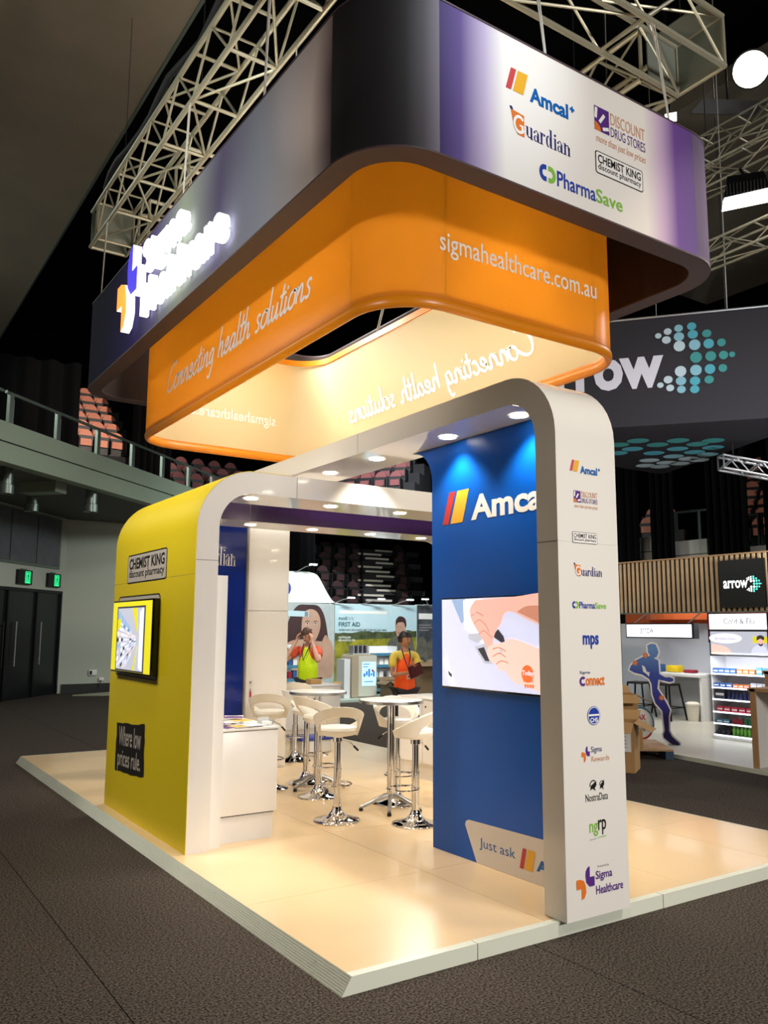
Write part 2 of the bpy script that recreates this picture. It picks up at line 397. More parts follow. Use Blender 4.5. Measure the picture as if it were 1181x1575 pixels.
def rr(x0, x1, y0, y1, R, seg=8):
    """rounded rectangle, counter-clockwise from the lower left corner"""
    P = []
    for cx, cy, a0 in ((x0+R, y0+R, 180), (x1-R, y0+R, 270), (x1-R, y1-R, 0), (x0+R, y1-R, 90)):
        for i in range(seg+1):
            a = math.radians(a0+90*i/seg); P.append((cx+R*math.cos(a), cy+R*math.sin(a)))
    return P
def catmull(P, k=6):
    out = []
    for i in range(len(P)-1):
        p0 = P[max(i-1, 0)]; p1 = P[i]; p2 = P[i+1]; p3 = P[min(i+2, len(P)-1)]
        for j in range(k):
            t = j/k
            out.append(tuple(.5*((2*p1[a])+(-p0[a]+p2[a])*t+(2*p0[a]-5*p1[a]+4*p2[a]-p3[a])*t*t+(-p0[a]+3*p1[a]-3*p2[a]+p3[a])*t**3) for a in (0, 1)))
    out.append(tuple(P[-1])); return out
# ------------------------------------------------------------------ marks and lettering
def bars(mb, fr, x, z, w, h, red='ink_red', gold='ink_gold', k=.3):
    sl = h*k
    mb.poly(fr, [(x, z), (x+w*.3, z), (x+w*.3+sl, z+h), (x+sl, z+h)], red)
    mb.poly(fr, [(x+w*.4, z), (x+w, z), (x+w+sl*.9, z+h), (x+w*.4+sl, z+h)], gold)
SER = {'u': .56, 'a': .48, 'r': .42, 'd': .56, 'i': .3, 'n': .58, 'l': .3}
def serif(mb, fr, word, x, z, w, h, m):
    """high-contrast serif lower case; h = ascender height, x-height = .66 h"""
    tot = sum(SER[c] for c in word); s = w/tot; xh = h*.64; T = s*.12; t = s*.032; cx = x
    R = lambda a, b, c, d: mb.poly(fr, [(a, c), (b, c), (b, d), (a, d)], m)
    sf = h*.03
    for ch in word:
        W = SER[ch]*s
        def stem(px, top, foot=True):
            R(px, px+T, z, z+top)
            if foot: R(px-T*.45, px+T*1.45, z, z+sf)
            mb.poly(fr, [(px-T*.5, z+top-sf*2.4), (px, z+top-sf*2.4), (px, z+top), ], m) if False else R(px-T*.5, px, z+top-sf, z+top)
        if ch in 'il':
            stem(cx+W*.35, xh if ch == 'i' else h)
            if ch == 'i': mb.ell(fr, cx+W*.35+T*.5, z+xh+h*.17, T*.62, T*.62, m)
        elif ch in 'nr':
            stem(cx+W*.14, xh)
            if ch == 'n':
                stem(cx+W*.66, xh*.72)
                mb.arc(fr, cx+W*.14+T+(W*.52-T)*.55, z+xh*.7, W*.26+T*.0, W*.26-T*.45, m, 0, 175)
                R(cx+W*.66, cx+W*.66+T, z+xh*.5, z+xh*.75)
            else:
                mb.stroke(fr, [(cx+W*.14+T, z+xh*.66), (cx+W*.5, z+xh*.95), (cx+W*.72, z+xh*.96)], T*.3, m)
                mb.ell(fr, cx+W*.8, z+xh*.86, T*.55, T*.55, m)
        elif ch == 'u':
            R(cx+W*.12, cx+W*.12+T, z+xh*.25, z+xh); R(cx, cx+W*.12, z+xh-sf, z+xh)
            R(cx+W*.64, cx+W*.64+T, z, z+xh); R(cx+W*.54, cx+W*.64, z+xh-sf, z+xh); R(cx+W*.64, cx+W*.98, z, z+sf)
            mb.arc(fr, cx+W*.12+T+(W*.52-T)*.45, z+xh*.3, W*.27, W*.27-T*.45, m, 180, 350)
        elif ch == 'd':
            R(cx+W*.62, cx+W*.62+T, z, z+h); R(cx+W*.5, cx+W*.62, z+h-sf, z+h); R(cx+W*.62, cx+W*.98, z, z+sf)
            rx = W*.29; A = []; B = []
            for i in range(25):
                a = 2*PI*i/24; A.append((cx+W*.36+rx*math.cos(a), z+xh*.5+xh*.5*math.sin(a)))
                B.append((cx+W*.36+T*.3+(rx-T*.62)*math.cos(a), z+xh*.5+(xh*.5-t*1.2)*math.sin(a)))
            mb.quads(fr, B, A, m)
        elif ch == 'a':
            R(cx+W*.6, cx+W*.6+T, z+sf, z+xh*.75); R(cx+W*.6, cx+W*1.02, z, z+sf*1.4)
            mb.stroke(fr, catmull([(cx+W*.6+T*.7, z+xh*.72), (cx+W*.45, z+xh*.97), (cx+W*.16, z+xh*.8)]), T*.35, m)
            mb.ell(fr, cx+W*.18, z+xh*.76, T*.5, T*.5, m)
            A = []; B = []
            for i in range(25):
                a = 2*PI*i/24; A.append((cx+W*.36+W*.29*math.cos(a), z+xh*.27+xh*.27*math.sin(a)))
                B.append((cx+W*.4+(W*.29-T*.55)*math.cos(a), z+xh*.28+(xh*.27-t)*math.sin(a)))
            mb.quads(fr, B, A, m)
        cx += W
def lg_amcal(mb, fr, x, z, w, h):
    bars(mb, fr, x, z+h*.12, w*.24, h*.88, 'ink_pinkred', 'ink_gold')
    mb.text(fr, 'Amcal', x+w*.33, z, x+w*.89, z+h*.62, 'ink_blue', bold=.035)
    p = w*.035; cx, cz = x+w*.95, z+h*.5
    mb.poly(fr, [(cx-p, cz-p*.35), (cx+p, cz-p*.35), (cx+p, cz+p*.35), (cx-p, cz+p*.35)], 'ink_blue')
    mb.poly(fr, [(cx-p*.35, cz-p), (cx+p*.35, cz-p), (cx+p*.35, cz+p), (cx-p*.35, cz+p)], 'ink_blue', .0022)
def lg_guard(mb, fr, x, z, w, h):
    mb.poly(fr, [(x+w*.02, z+h*.9), (x+w*.23, z+h*.84), (x+w*.23, z), (x+w*.12, z+h*.02), (x+w*.06, z+h*.35)], 'ink_orange')
    mb.poly(fr, [(x, z+h), (x+w*.035, z+h*1.02), (x+w*.06, z+h*.9), (x+w*.02, z+h*.88)], 'ink_navy', .0025)
    mb.arc(fr, x+w*.15, z+h*.42, h*.36, h*.24, 'white_print', 40, 330, n=.003, sx=.8)
    mb.poly(fr, [(x+w*.15, z+h*.42), (x+w*.215, z+h*.42), (x+w*.215, z+h*.12), (x+w*.18, z+h*.12), (x+w*.18, z+h*.35), (x+w*.15, z+h*.35)], 'white_print', .0035)
    serif(mb, fr, 'uardian', x+w*.25, z+h*.04, w*.75, h*.72, 'ink_navy')
def lg_disc(mb, fr, x, z, w, h):
    s = w*.28; y = z+h*.36; H = h*.64
    mb.poly(fr, [(x, y), (x+s, y), (x+s, y+H), (x, y+H)], 'ink_purple')
    mb.ell(fr, x, y, s*.42, H*.34, 'ink_orange', .0025, 0, 90)
    for a, l0, l1 in ((82, .5, .95), (48, .5, 1.0), (14, .55, .98)):
        c, d = math.cos(math.radians(a)), math.sin(math.radians(a))
        mb.stroke(fr, [(x+s*l0*c, y+H*l0*d), (x+s*l1*c, y+H*l1*d)], s*.17, 'white_print', .003)
    mb.text(fr, 'DISCOUNT', x+w*.31, z+h*.68, x+w, z+h, 'ink_tan', bold=.0)
    mb.text(fr, 'DRUG STORES', x+w*.31, z+h*.36, x+w, z+h*.62, 'ink_purple', bold=.0)
    mb.text(fr, 'more than just low prices', x+w*.02, z, x+w, z+h*.26, 'ink_tan', bold=.0, shear=.25)
def lg_chem(mb, fr, x, z, w, h, bg='white_print', w_=.02, b=.02):
    mb.poly(fr, rr(x, x+w, z, z+h, h*.12, 4), 'ink_black', .0015)
    t = h*.045
    mb.poly(fr, rr(x+t, x+w-t, z+t, z+h-t, h*.09, 4), bg, .0025)
    mb.text(fr, 'CHEMIST KING', x+w*.05, z+h*.48, x+w*.95, z+h*.86, 'ink_black', bold=b, n=.0035)
    mb.text(fr, 'discount pharmacy', x+w*.05, z+h*.12, x+w*.95, z+h*.46, 'ink_black', bold=b*.5, n=.0035)
def lg_psave(mb, fr, x, z, w, h):
    r = h*.5; cy = z+h*.5
    mb.arc(fr, x+r*.8, cy, r, r*.42, 'ink_royal', 90, 270, sx=.8)
    mb.poly(fr, [(x+r*.8, cy+r*.42), (x+r*1.1, cy+r*.42), (x+r*1.1, cy+r), (x+r*.8, cy+r)], 'ink_royal')
    mb.poly(fr, [(x+r*.8, cy-r), (x+r*1.1, cy-r), (x+r*1.1, cy-r*.42), (x+r*.8, cy-r*.42)], 'ink_royal')
    mb.arc(fr, x+r*1.75, cy, r, r*.42, 'ink_green', -90, 90, sx=.8)
    mb.poly(fr, [(x+r*1.4, cy+r*.42), (x+r*1.75, cy+r*.42), (x+r*1.75, cy+r), (x+r*1.4, cy+r)], 'ink_green')
    mb.poly(fr, [(x+r*1.4, cy-r), (x+r*1.75, cy-r), (x+r*1.75, cy-r*.42), (x+r*1.4, cy-r*.42)], 'ink_green')
    mb.text(fr, 'Pharma', x+w*.2, z, x+w*.66, z+h*.95, 'ink_royal', bold=.015)
    mb.text(fr, 'Save', x+w*.665, z+h*.02, x+w, z+h*.9, 'ink_green', bold=.015)
def mark(mb, fr, x, z, w, h, pur='ink_purple', ora='ink_orange', n=.002, ext=0):
    P = [(x+w*.5, z+h*.72), (x+w*.52, z+h*.86), (x+w*.62, z+h*.97), (x+w*.74, z+h), (x+w*.74, z+h*.66), (x+w, z+h*.66), (x+w, z+h*.36), (x+w*.72, z+h*.36), (x+w*.54, z+h*.5)]
    Q = [(x, z+h*.64), (x, z+h*.34), (x+w*.27, z+h*.34), (x+w*.27, z), (x+w*.42, z+h*.04), (x+w*.52, z+h*.2), (x+w*.5, z+h*.4), (x+w*.4, z+h*.58), (x+w*.2, z+h*.64)]
    if ext:
        mb.prism(fr, P, n, n+ext, 'lit_white'); mb.prism(fr, Q, n, n+ext, 'lit_white')
        mb.poly(fr, P, pur, n+ext+.003); mb.poly(fr, Q, ora, n+ext+.003)
    else: mb.poly(fr, P, pur, n); mb.poly(fr, Q, ora, n)
def dots(mb, fr, x, z, w, h, mats, n=.003):
    """right-pointing head made of discs"""
    D_ = [(2.65, 0, .43, 3), (3.7, 0, .39, 3), (4.6, 0, .33, 3), (5.2, 0, .22, 3)]
    for sg in (-1, 1):
        D_ += [(1.5, .98*sg, .42, 0), (2.6, .98*sg, .42, 1), (3.6, .98*sg, .38, 2), (4.5, .98*sg, .31, 3), (.58, 1.55*sg, .33, 0), (1.5, 1.72*sg, .38, 1), (2.5, 1.8*sg, .38, 2), (3.5, 1.78*sg, .34, 3),
               (0, 1.93*sg, .24, 0), (.7, 2.2*sg, .29, 0), (1.5, 2.38*sg, .32, 1), (2.45, 2.44*sg, .34, 2)]
    for (q, r, e, c) in D_:
        mb.ell(fr, x+w*(q+.25)/5.7, z+h/2+r*h/5.5, w/5.7*e, h/5.5*e*(.9 if abs(r) > 1.5 else 1), mats[c], n, seg=14)
GL = {'C': (1.35, [[(1.3, 1.85), (1.0, 2.2), (.5, 1.9), (.12, 1.0), (.2, .25), (.6, 0), (1.0, .15), (1.35, .5)]]),
 'o': (.85, [[(.5, 1), (.15, .8), (.08, .3), (.35, 0), (.68, .2), (.72, .7), (.5, 1), (.85, .85)]]),
 'n': (.95, [[(0, .9), (.1, .9), (.1, .05)], [(.1, .45), (.4, .98), (.6, .8), (.6, .15), (.75, 0), (.95, .2)]]),
 'e': (.75, [[(.05, .4), (.45, .55), (.5, .9), (.3, 1), (.08, .7), (.1, .2), (.35, 0), (.75, .3)]]),
 'c': (.68, [[(.58, .85), (.35, 1), (.1, .6), (.1, .2), (.35, 0), (.68, .3)]]),
 't': (.58, [[(.25, 1.8), (.2, .3), (.35, 0), (.58, .2)], [(-.08, 1.15), (.58, 1.22)]]),
 'i': (.42, [[(.1, .95), (.1, .2), (.22, 0), (.42, .2)], [(.15, 1.32), (.17, 1.5)]]),
 'g': (.8, [[(.6, .85), (.3, 1), (.08, .6), (.15, .15), (.4, .1), (.6, .6)], [(.62, .95), (.6, -.3), (.4, -.9), (.1, -.75)]]),
 'h': (.95, [[(.1, 2.1), (.1, .05)], [(.1, .45), (.4, .98), (.6, .8), (.6, .15), (.75, 0), (.95, .2)]]),
 'a': (.92, [[(.62, .85), (.35, 1), (.1, .6), (.12, .15), (.35, 0), (.58, .4), (.66, .95)], [(.66, .95), (.64, .2), (.78, 0), (.92, .2)]]),
 'l': (.4, [[(.1, 2.15), (.1, .3), (.2, 0), (.4, .2)]]),
 's': (.68, [[(.55, .88), (.3, 1), (.15, .75), (.5, .35), (.38, .03), (.08, .08)]]),
 'u': (.92, [[(.1, .95), (.1, .3), (.3, 0), (.58, .4), (.64, .95)], [(.64, .95), (.64, .2), (.78, 0), (.92, .2)]]), ' ': (.6, [])}
def script(mb, fr, word, u0, v0, u1, v1, m, w=.17, sh=.28, n=.002):
    tot = sum(GL[c][0] for c in word); sx = (u1-u0)/(tot+.5); sy = (v1-v0)/3.05; x = 0; k = 0
    for ch in word:
        for st in GL[ch][1]:
            P = catmull(st, 5) if len(st) > 2 else st
            mb.stroke(fr, [(u0+(x+p[0]+sh*p[1])*sx, v0+(p[1]+.9)*sy) for p in P], w*min(sx, sy), m, n+.00008*k); k += 1
        x += GL[ch][0]

# ------------------------------------------------------------------ hall shell
fl = MB(); fl.box(-14, 34, -12, 34, -.3, -.004, 'carpet_gap'); floor = struct(fl.build('floor', smooth=0))
x = -.845-2*7
while x < 34:
    mb = MB(); mb.box(x+.003, x+1.997, -12, 34, -.004, 0, 'carpet'); mb.build('carpet_strip', floor, smooth=0); x += 2.0
c = MB(); c.box(-14, 34, -12, 34, 14.5, 14.7, 'hall_dark'); struct(c.build('ceiling'))
for nm, b in (('wall_left', (-14.2, -14, -12, 34)), ('wall_right', (34, 34.2, -12, 34)), ('wall_back', (-14, 34, 34, 34.2)), ('wall_front', (-14, 34, -12.2, -12))):
    w = MB(); w.box(b[0], b[1], b[2], b[3], 0, 14.5, 'hall_dark'); struct(w.build(nm))
# big grey bulkhead slab, upper left, and a smaller one upper right
w = MB(); w.box(-13.9, 1.06, -11.9, 21, 9.0, 9.3, 'slab_paint'); w.box(1.06, 1.1, -11.9, 21, 8.98, 9.32, 'metal_rail'); struct(w.build('trim_1'))
w = MB(); w.box(12.2, 22, -6, 13, 12.6, 12.9, 'slab_paint'); struct(w.build('trim_2'))

# left concourse wall, doors, balcony
ca = Vector((2.9, 18.6, 0)); az = math.radians(41); dd = Vector((math.sin(az), math.cos(az), 0))
wf = Fr(ca, dd, (0, 0, 1))           # u runs along the wall, 0 at its inner corner, negative to the left
w = MB()
w.obox(wf, -9, 0, 2.5, 4.42, -.2, 0, 'hall_wall'); w.obox(wf, -9, -3.7, 0, 2.5, -.2, 0, 'hall_wall'); w.obox(wf, -.12, 0, 0, 2.5, -.2, 0, 'hall_wall')
struct(w.build('wall_concourse'))
w = MB(); w.box(2.9, 8.6, 18.6, 18.8, 0, 4.5, 'hall_wall'); struct(w.build('wall_back_left'))
w = MB(); w.box(2.95, 8.6, 18.56, 18.6, 0, .22, 'black_paint'); struct(w.build('baseboard_back'))
for k, (u0, u1, hu) in enumerate(((-3.65, -2.45, -2.6), (-2.42, -1.26, -2.1), (-1.22, -.14, -1.05))):
    mb = MB(); mb.obox(wf, u0, u1, 0, 2.45, -.09, -.03, 'door_black'); d = struct(mb.build('door_%d' % (k+1)))
    h = MB(); h.tube([wf(hu, .75, .03), wf(hu, 1.75, .03)], .018, 'silver_tube' if k else 'black_paint')
    for z in (.85, 1.65): h.tube([wf(hu, z, -.03), wf(hu, z, .03)], .012, 'silver_tube' if k else 'black_paint')
    h.build('door_handle', d)
mb = MB()
for u in (-3.7, -2.44, -1.24, -.14): mb.obox(wf, u-.03, u+.03, 0, 2.5, -.1, .02, 'black_paint')
mb.obox(wf, -3.73, -.11, 2.45, 2.52, -.1, .02, 'black_paint'); struct(mb.build('trim_3'))
# high panelled band over the doors
g = struct((lambda m: (m.obox(wf, -9, -.35, 3.05, 4.3, 0, .03, 'metal_rail'), m.build('trim_4'))[1])(MB()))
u = -.4
while u > -8.5:
    mb = MB(); mb.obox(wf, u-1.05, u-.03, 3.12, 4.25, .03, .045, 'louvre'); mb.build('panel', g); u -= 1.1
for k, u in enumerate((-.62, -1.92)):
    t = thing('exit_sign', ['black exit sign with green running figure over the inner door', 'black exit sign with green running figure over the left door'][k], 'exit sign', wf(u, 2.6, 0), 'exit signs over the doors')
    mb = MB(); mb.obox(wf, u-.29, u+.29, 2.6, 2.93, 0, .07, 'black_paint'); mb.build('housing', t)
    mb = MB(); q = u+.02
    mb.obox(wf, q-.03, q+.19, 2.63, 2.9, .07, .075, 'exit_green')
    K = lambda pts, w_: mb.stroke(wf, pts, w_, 'black_paint', .078)
    K([(q-.005, 2.65), (q-.005, 2.88), (q+.165, 2.88), (q+.165, 2.65)], .02)
    mb.ell(wf, q+.09, 2.85, .018, .018, 'black_paint', .079)
    K([(q+.085, 2.83), (q+.08, 2.76)], .035); K([(q+.08, 2.76), (q+.12, 2.72), (q+.12, 2.66)], .018); K([(q+.08, 2.76), (q+.06, 2.70), (q+.03, 2.67)], .018)
    K([(q+.09, 2.82), (q+.13, 2.78)], .014); K([(q+.08, 2.82), (q+.04, 2.79), (q+.03, 2.76)], .014)
    mb.build('running_figure', t)
    mb = MB(); mb.obox(wf, u-.12, u+.12, 2.93, 2.96, 0, .03, 'metal_rail'); mb.build('bracket', t)
t = thing('wall_socket', 'small white power socket with plug low on the pale wall', 'socket', (3.7, 18.58, .25))
mb = MB(); mb.bbox(3.6, 3.8, 18.56, 18.6, .42, .56, 'white_satin', .005); mb.build('faceplate', t)
mb = MB(); mb.box(3.62, 3.68, 18.555, 18.56, .44, .54, 'black_paint'); mb.build('outlet', t)
mb = MB(); mb.bbox(3.86, 3.98, 18.55, 18.6, .28, .36, 'white_satin', .005); mb.tube([(3.9, 18.54, .3), (3.87, 18.5, .2), (3.86, 18.5, .1)], .012, 'cable_dark'); mb.build('plug', t)
mb = MB(); P = [(3.0, 17.6), (3.6, 17.35), (4.6, 17.4), (5.4, 17.9), (5.2, 18.3), (4.2, 18.2)]
bm_pts = [(x, y, .012+.05*random.random()) for x, y in P]
mb.add([(4.2, 17.85, .06)]+bm_pts+[(x, y, 0) for x, y in P], [(0, i+1, (i+1) % 6+1) for i in range(6)]+[(i+1, i+7, (i+1) % 6+7, (i+1) % 6+1) for i in range(6)], 'sheet_cream')
tag(mb.build('dust_sheet', smooth=0), 'crumpled pale plastic sheet lying on the carpet by the wall', 'sheet')

bo = Vector((.135, 11.1, 0)); ba = math.radians(47.5); bd = Vector((math.sin(ba), math.cos(ba), 0)); bf = Fr(bo, bd, (0, 0, 1))
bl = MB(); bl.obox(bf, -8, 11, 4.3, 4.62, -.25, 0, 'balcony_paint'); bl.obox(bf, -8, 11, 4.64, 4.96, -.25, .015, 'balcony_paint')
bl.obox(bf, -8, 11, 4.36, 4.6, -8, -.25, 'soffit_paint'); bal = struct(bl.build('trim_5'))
t = thing('balcony_railing', 'grey metal railing with glass bays along the balcony edge', 'railing', bf(0, 4.96, -.1))
mb = MB(); mb.tube([bf(-8, 5.5, -.1), bf(.02, 5.5, -.1)], .03, 'metal_rail'); mb.tube([bf(.1, 5.5, -.1), bf(11, 5.5, -.1)], .03, 'metal_rail'); mb.build('handrail', t)
u = -4.9
while u < 10.5:
    mb = MB(); mb.obox(bf, u-.05, u+.05, 4.96, 5.49, -.13, -.07, 'metal_rail'); mb.obox(bf, u+.055, u+.075, 4.96, 5.4, -.12, -.08, 'silver_tube'); mb.build('post', t); u += 1.28
for k, p in enumerate(((1.17, 14.09), (2.16, 13.47), (.35, 12.0))):
    t = thing('downlight_can', ['grey cylinder light under the balcony, nearer the doors', 'grey cylinder light under the balcony, nearer the yellow wall', 'grey cylinder light under the balcony at frame edge'][k], 'ceiling light', (p[0], p[1], 4.0))
    mb = MB(); mb.lathe((p[0], p[1], 0), [(0, 4.36), (.11, 4.36), (.11, 4.06), (.135, 4.05), (.135, 3.9), (.1, 3.9), (.09, 3.96), (0, 3.96)], 'metal_rail', 20); mb.build('can', t)
mb = MB(); mb.obox(bf, 2.1, 2.45, 4.16, 4.36, -1.3, -.5, 'balcony_paint'); tag(mb.build('duct_box'), 'short pale square duct under the balcony edge', 'duct')

# drapes
def drape(name, label, p0, p1, z0, z1, waves, amp=.12, group='black drapes'):
    p0 = Vector(p0); p1 = Vector(p1); d = (p1-p0); L = d.length; d.normalize(); nn = Vector((-d.y, d.x, 0)); mb = MB(); N = max(8, waves*8); V = []; F = []
    for i in range(N+1):
        s = i/N; a = math.sin(s*waves*2*PI)+.35*math.sin(s*waves*5.3+1)
        q = p0+d*L*s+nn*a*amp; V += [(q.x, q.y, z0), (q.x, q.y, z1)]
        q = q+nn*.03; V += [(q.x, q.y, z0), (q.x, q.y, z1)]
    for i in range(N):
        b = i*4; F += [(b, b+4, b+5, b+1), (b+2, b+3, b+7, b+6), (b+1, b+5, b+7, b+3)]
    mb.add(V, F, 'drape_black'); o = mb.build(name); tag(o, label, 'curtain', group); return o
drape('drape', 'long black drape left of the balcony seats, under the grey slab', (-5, 21.2, 0), (3.4, 20.3, 0), 4.9, 9.0, 14, group=None)
drape('drape', 'black drape between the balcony seats and the orange ring', (4.85, 20.0, 0), (6.0, 20.0, 0), 4.9, 14, 6, group=None)
drape('drape', 'tall black drape left of the dark tiers behind the stand', (8.9, 18.7, 0), (10.15, 18.7, 0), 0, 7.4, 5, group=None)
drape('drape', 'tall black drape at the right end of the dark tiers', (14.35, 18.2, 0), (15.8, 17.9, 0), 0, 8, 5, group=None)
drape('drape', 'black drape just right of the logo column', (16, 12.6, 0), (16, 11.35, 0), 0, 9, 5, group=None)
drape('drape', 'narrow black drape left of the grey parapet blocks', (16, 10.95, 0), (16, 10.2, 0), 0, 9, 4, group=None)
drape('drape', 'broad black drape between the parapet blocks and salmon seats', (16, 9.25, 0), (16, 8.14, 0), 0, 9, 6, group=None)
drape('drape', 'black drape at the right edge beyond the salmon seats', (16, 7.72, 0), (16, 4.5, 0), 0, 9, 9, group=None)

# seating
seat0 = thing('stadium_seat', 'x', 'seat')
def seat_parts(colr, root):
    mb = MB(); P = []
    for i in range(13):
        a = PI*i/12; P.append((.2*math.cos(a), .60+.2*math.sin(a)))
    P += [(-.2, .42), (.2, .42)]
    mb.prism(front(0), P, -.04, .0, colr); mb.build('backrest', root)
    mb = MB(); mb.prism(front(0), [(u*1.1, (z-.6)*1.06+.585) for u, z in P], -.06, -.04, 'seat_black'); mb.box(-.205, .205, -.10, -.005, .30, .60, 'seat_black'); mb.box(-.16, .16, -.12, -.10, .30, .50, colr)
    mb.build('seat', root)
    mb = MB(); mb.box(-.24, -.21, -.3, .05, .1, .5, 'seat_black'); mb.box(.21, .24, -.3, .05, .1, .5, 'seat_black'); mb.box(-.24, .24, -.05, 0, 0, .3, 'seat_black'); mb.build('frame', root)
protos = {}
ORD = ['first', 'second', 'third', 'fourth', 'fifth', 'sixth', 'seventh', 'eighth', 'ninth', 'tenth', 'eleventh', 'twelfth']
def seats(origin, ang, rows, cols, dx, dy, dz, colr, label, group, stag=.0, skip=lambda r, c: False, step=True):
    global seat0
    if colr not in protos:
        t = seat0 if not protos else thing('stadium_seat', 'x', 'seat'); seat_parts(colr, t); protos[colr] = [t, False]
    pr = protos[colr]; o = Vector(origin); ux = Vector((math.cos(ang), math.sin(ang), 0)); uy = Vector((-math.sin(ang), math.cos(ang), 0))
    st = MB()
    for r in range(rows):
        for c_ in range(cols):
            if skip(r, c_): continue
            lab_ = label+', '+('row %s up, ' % ORD[r] if rows > 1 else '')+ORD[c_]+' from left' if rows*cols > 1 else label
            p = o+ux*(c_*dx+r*stag)+uy*(r*dy)+Vector((0, 0, r*dz))
            if not pr[1]:
                s = pr[0]; s.location = p; s.rotation_euler = (0, 0, ang); s['label'] = lab_; s['group'] = group; pr[1] = True
            else: dup(pr[0], p, ang, lab_, group)
        if step:
            b = o+uy*(r*dy-.5)+ux*(-.4+r*stag)
            f = Fr((b.x, b.y, 0), ux, (0, 0, 1)); st.obox(f, 0, cols*dx+.5, o.z-1.2+0*r, o.z+r*dz-.001, -dy if r < rows-1 else -dy-.3, 0, 'tier_dark')
    if step: t = st.build('seating_tier', smooth=0); struct(t)
seats((3.35, 21.1, 6.55), 0, 6, 4, .45, .55, .40, 'salmon_seat', 'salmon seat above the balcony', 'salmon seats above the balcony', stag=.02)
seats((6.35, 20.3, 5.45), 0, 3, 5, .56, .7, .38, 'mauve_seat', 'dim mauve seat under the orange ring', 'mauve seats under the orange ring')
seats((11.6, 20.9, 6.0), -.9, 4, 6, .52, .6, .42, 'mauve_seat', 'dim brown seat under the grey beam', 'brown seats under the grey beam')
seats((18.6, 10.6, 3.9), -1.15, 8, 4, .5, .62, .36, 'salmon_seat', 'small salmon seat at far right', 'far right salmon seats', stag=0)
seats((19.2, 13.6, 4.35), -1.2, 2, 2, .5, .6, .36, 'salmon_seat', 'small salmon seat above the parapet', 'salmon seats above the parapet')
# dark tiers straight behind the booth
for r in range(6):
    y = 19.4+r*.85; z = 1.85+r*.56; X = .62*.85*r
    w = MB(); w.box(10.1+X, 15.0+X, y, y+.85, z-.16, z+.03, 'tier_dark'); w.box(10.1+X, 15.0+X, y+.05, y+.85, 0 if r == 0 else z-.6, z-.16, 'hall_dark'); struct(w.build('seating_tier'))
    if r < 5:
        seats((10.45+X, y+.62, z+.03), 0, 1, 4, .62, 1, 0, 'dark_seat', 'dark folded seat on the black tiers, tier %s up' % ORD[r], 'dark seats on the tiers', step=False)
        seats((14.35+X, y+.62, z+.03), 0, 1, 1, .68, 1, 0, 'dark_seat', 'dark seat right of the aisle steps, tier %s up' % ORD[r], 'dark seats right of the aisle steps', step=False)
    for k, (dx, dz) in enumerate(((0, 0), (-.30, .18), (-.48, .36))):
        if r == 5 and k: continue
        mb = MB(); mb.box(12.9+dx+X, 13.95+dx+X, y-.02+.24*k, y+.04+.24*k, z+dz-.035, z+dz+.035, 'nosing'); mb.box(12.9+dx+X, 13.95+dx+X, y+.04+.24*k, y+.26+.24*k, z+dz-.16, z+dz+.02, 'tier_dark'); tag(mb.build('aisle_step', smooth=0), 'dark aisle step with pale strip, tier %s up, %s of its flight' % (ORD[r], ORD[k]), 'step', 'aisle steps with pale strips')
# grey parapets seen between drapes
for i, (ya, yb, z0, z1, lab) in enumerate(((11.75, 10.9, 3.35, 4.15, 'pale parapet block left of the narrow drape'), (10.88, 9.6, 3.2, 3.95, 'pale two-band parapet block between the drapes'), (8.5, 7.9, 3.2, 3.65, 'pale parapet block under the far right seats'))):
    t = thing('parapet', lab, 'parapet', (16.6, yb, 0))
    mb = MB(); mb.box(16.5, 16.8, yb, ya, 0, (z0+z1)/2-.01, 'concrete'); mb.build('lower_band', t)
    mb = MB(); mb.box(16.49, 16.8, yb, ya, (z0+z1)/2+.01, z1, 'concrete'); mb.build('upper_band', t)
    if i: 
        mb = MB(); mb.tube([(16.6, yb-.3, z1+.75), (16.6, ya+.1, z1+.8)], .035, 'metal_rail'); mb.build('handrail', t)
        for y in (yb+.25, ya-.3):
            mb = MB(); mb.box(16.57, 16.63, y-.04, y+.04, z1, z1+.76, 'metal_rail'); mb.build('post', t)
# ------------------------------------------------------------------ the raised platform
sfr0 = Fr((0, 0, 0), (1, 0, 0), (0, 0, 1))
HP = .0755; LA, LB = 4.212, 7.668
plat = thing('platform', 'low raised platform with pale wood-look floor panels and white edging', 'platform', (2.1, 3.8, 0))
mb = MB(); mb.box(.06, LA-.01, .012, LB-.01, 0, HP-.006, 'joint_dark'); mb.build('deck', plat)
xs = [.052, 1.30, 2.50, 3.49, LA-.012]; ys = [.05, 1.15, 2.35, 3.55, 4.75, 5.95, 7.15, LB-.012]
for i in range(4):
    for j in range(len(ys)-1):
        mb = MB(); mb.box(xs[i]+.0015, xs[i+1]-.0015, ys[j]+.0015, ys[j+1]-.0015, HP-.006, HP, 'floor_vinyl'); mb.build('floor_panel', plat, smooth=0)
mb = MB(); P = [(0, 0)]
for k in range(8): P += [(.052*(k+.15)/8+.002, (HP+.002)*(k+.15)/8-.001), (.052*(k+.3)/8, (HP+.002)*(k+.35)/8), (.052*(k+1)/8, (HP+.002)*(k+1)/8)]
P += [(.052, 0)]; mb.prism(sfr0, P[::-1], -.004, -LB, 'trim_white')
mb.build('edge_trim', plat, 'ribbed white sloping edge strip', smooth=0)
mb = MB(); mb.prism(sfr0, [(0, 0), (.052, 0), (.052, HP+.002)], 0, -.004, 'trim_white'); mb.build('edge_trim', plat, 'corner end of the sloping strip', smooth=0)
for k, (a, b) in enumerate(((.05, .78), (.784, 2.2), (2.204, LA))):
    mb = MB(); mb.box(a+.002, b, 0, .05, 0, HP+.002, 'trim_white'); mb.build('edge_trim', plat, 'smooth white front edging board', smooth=0)
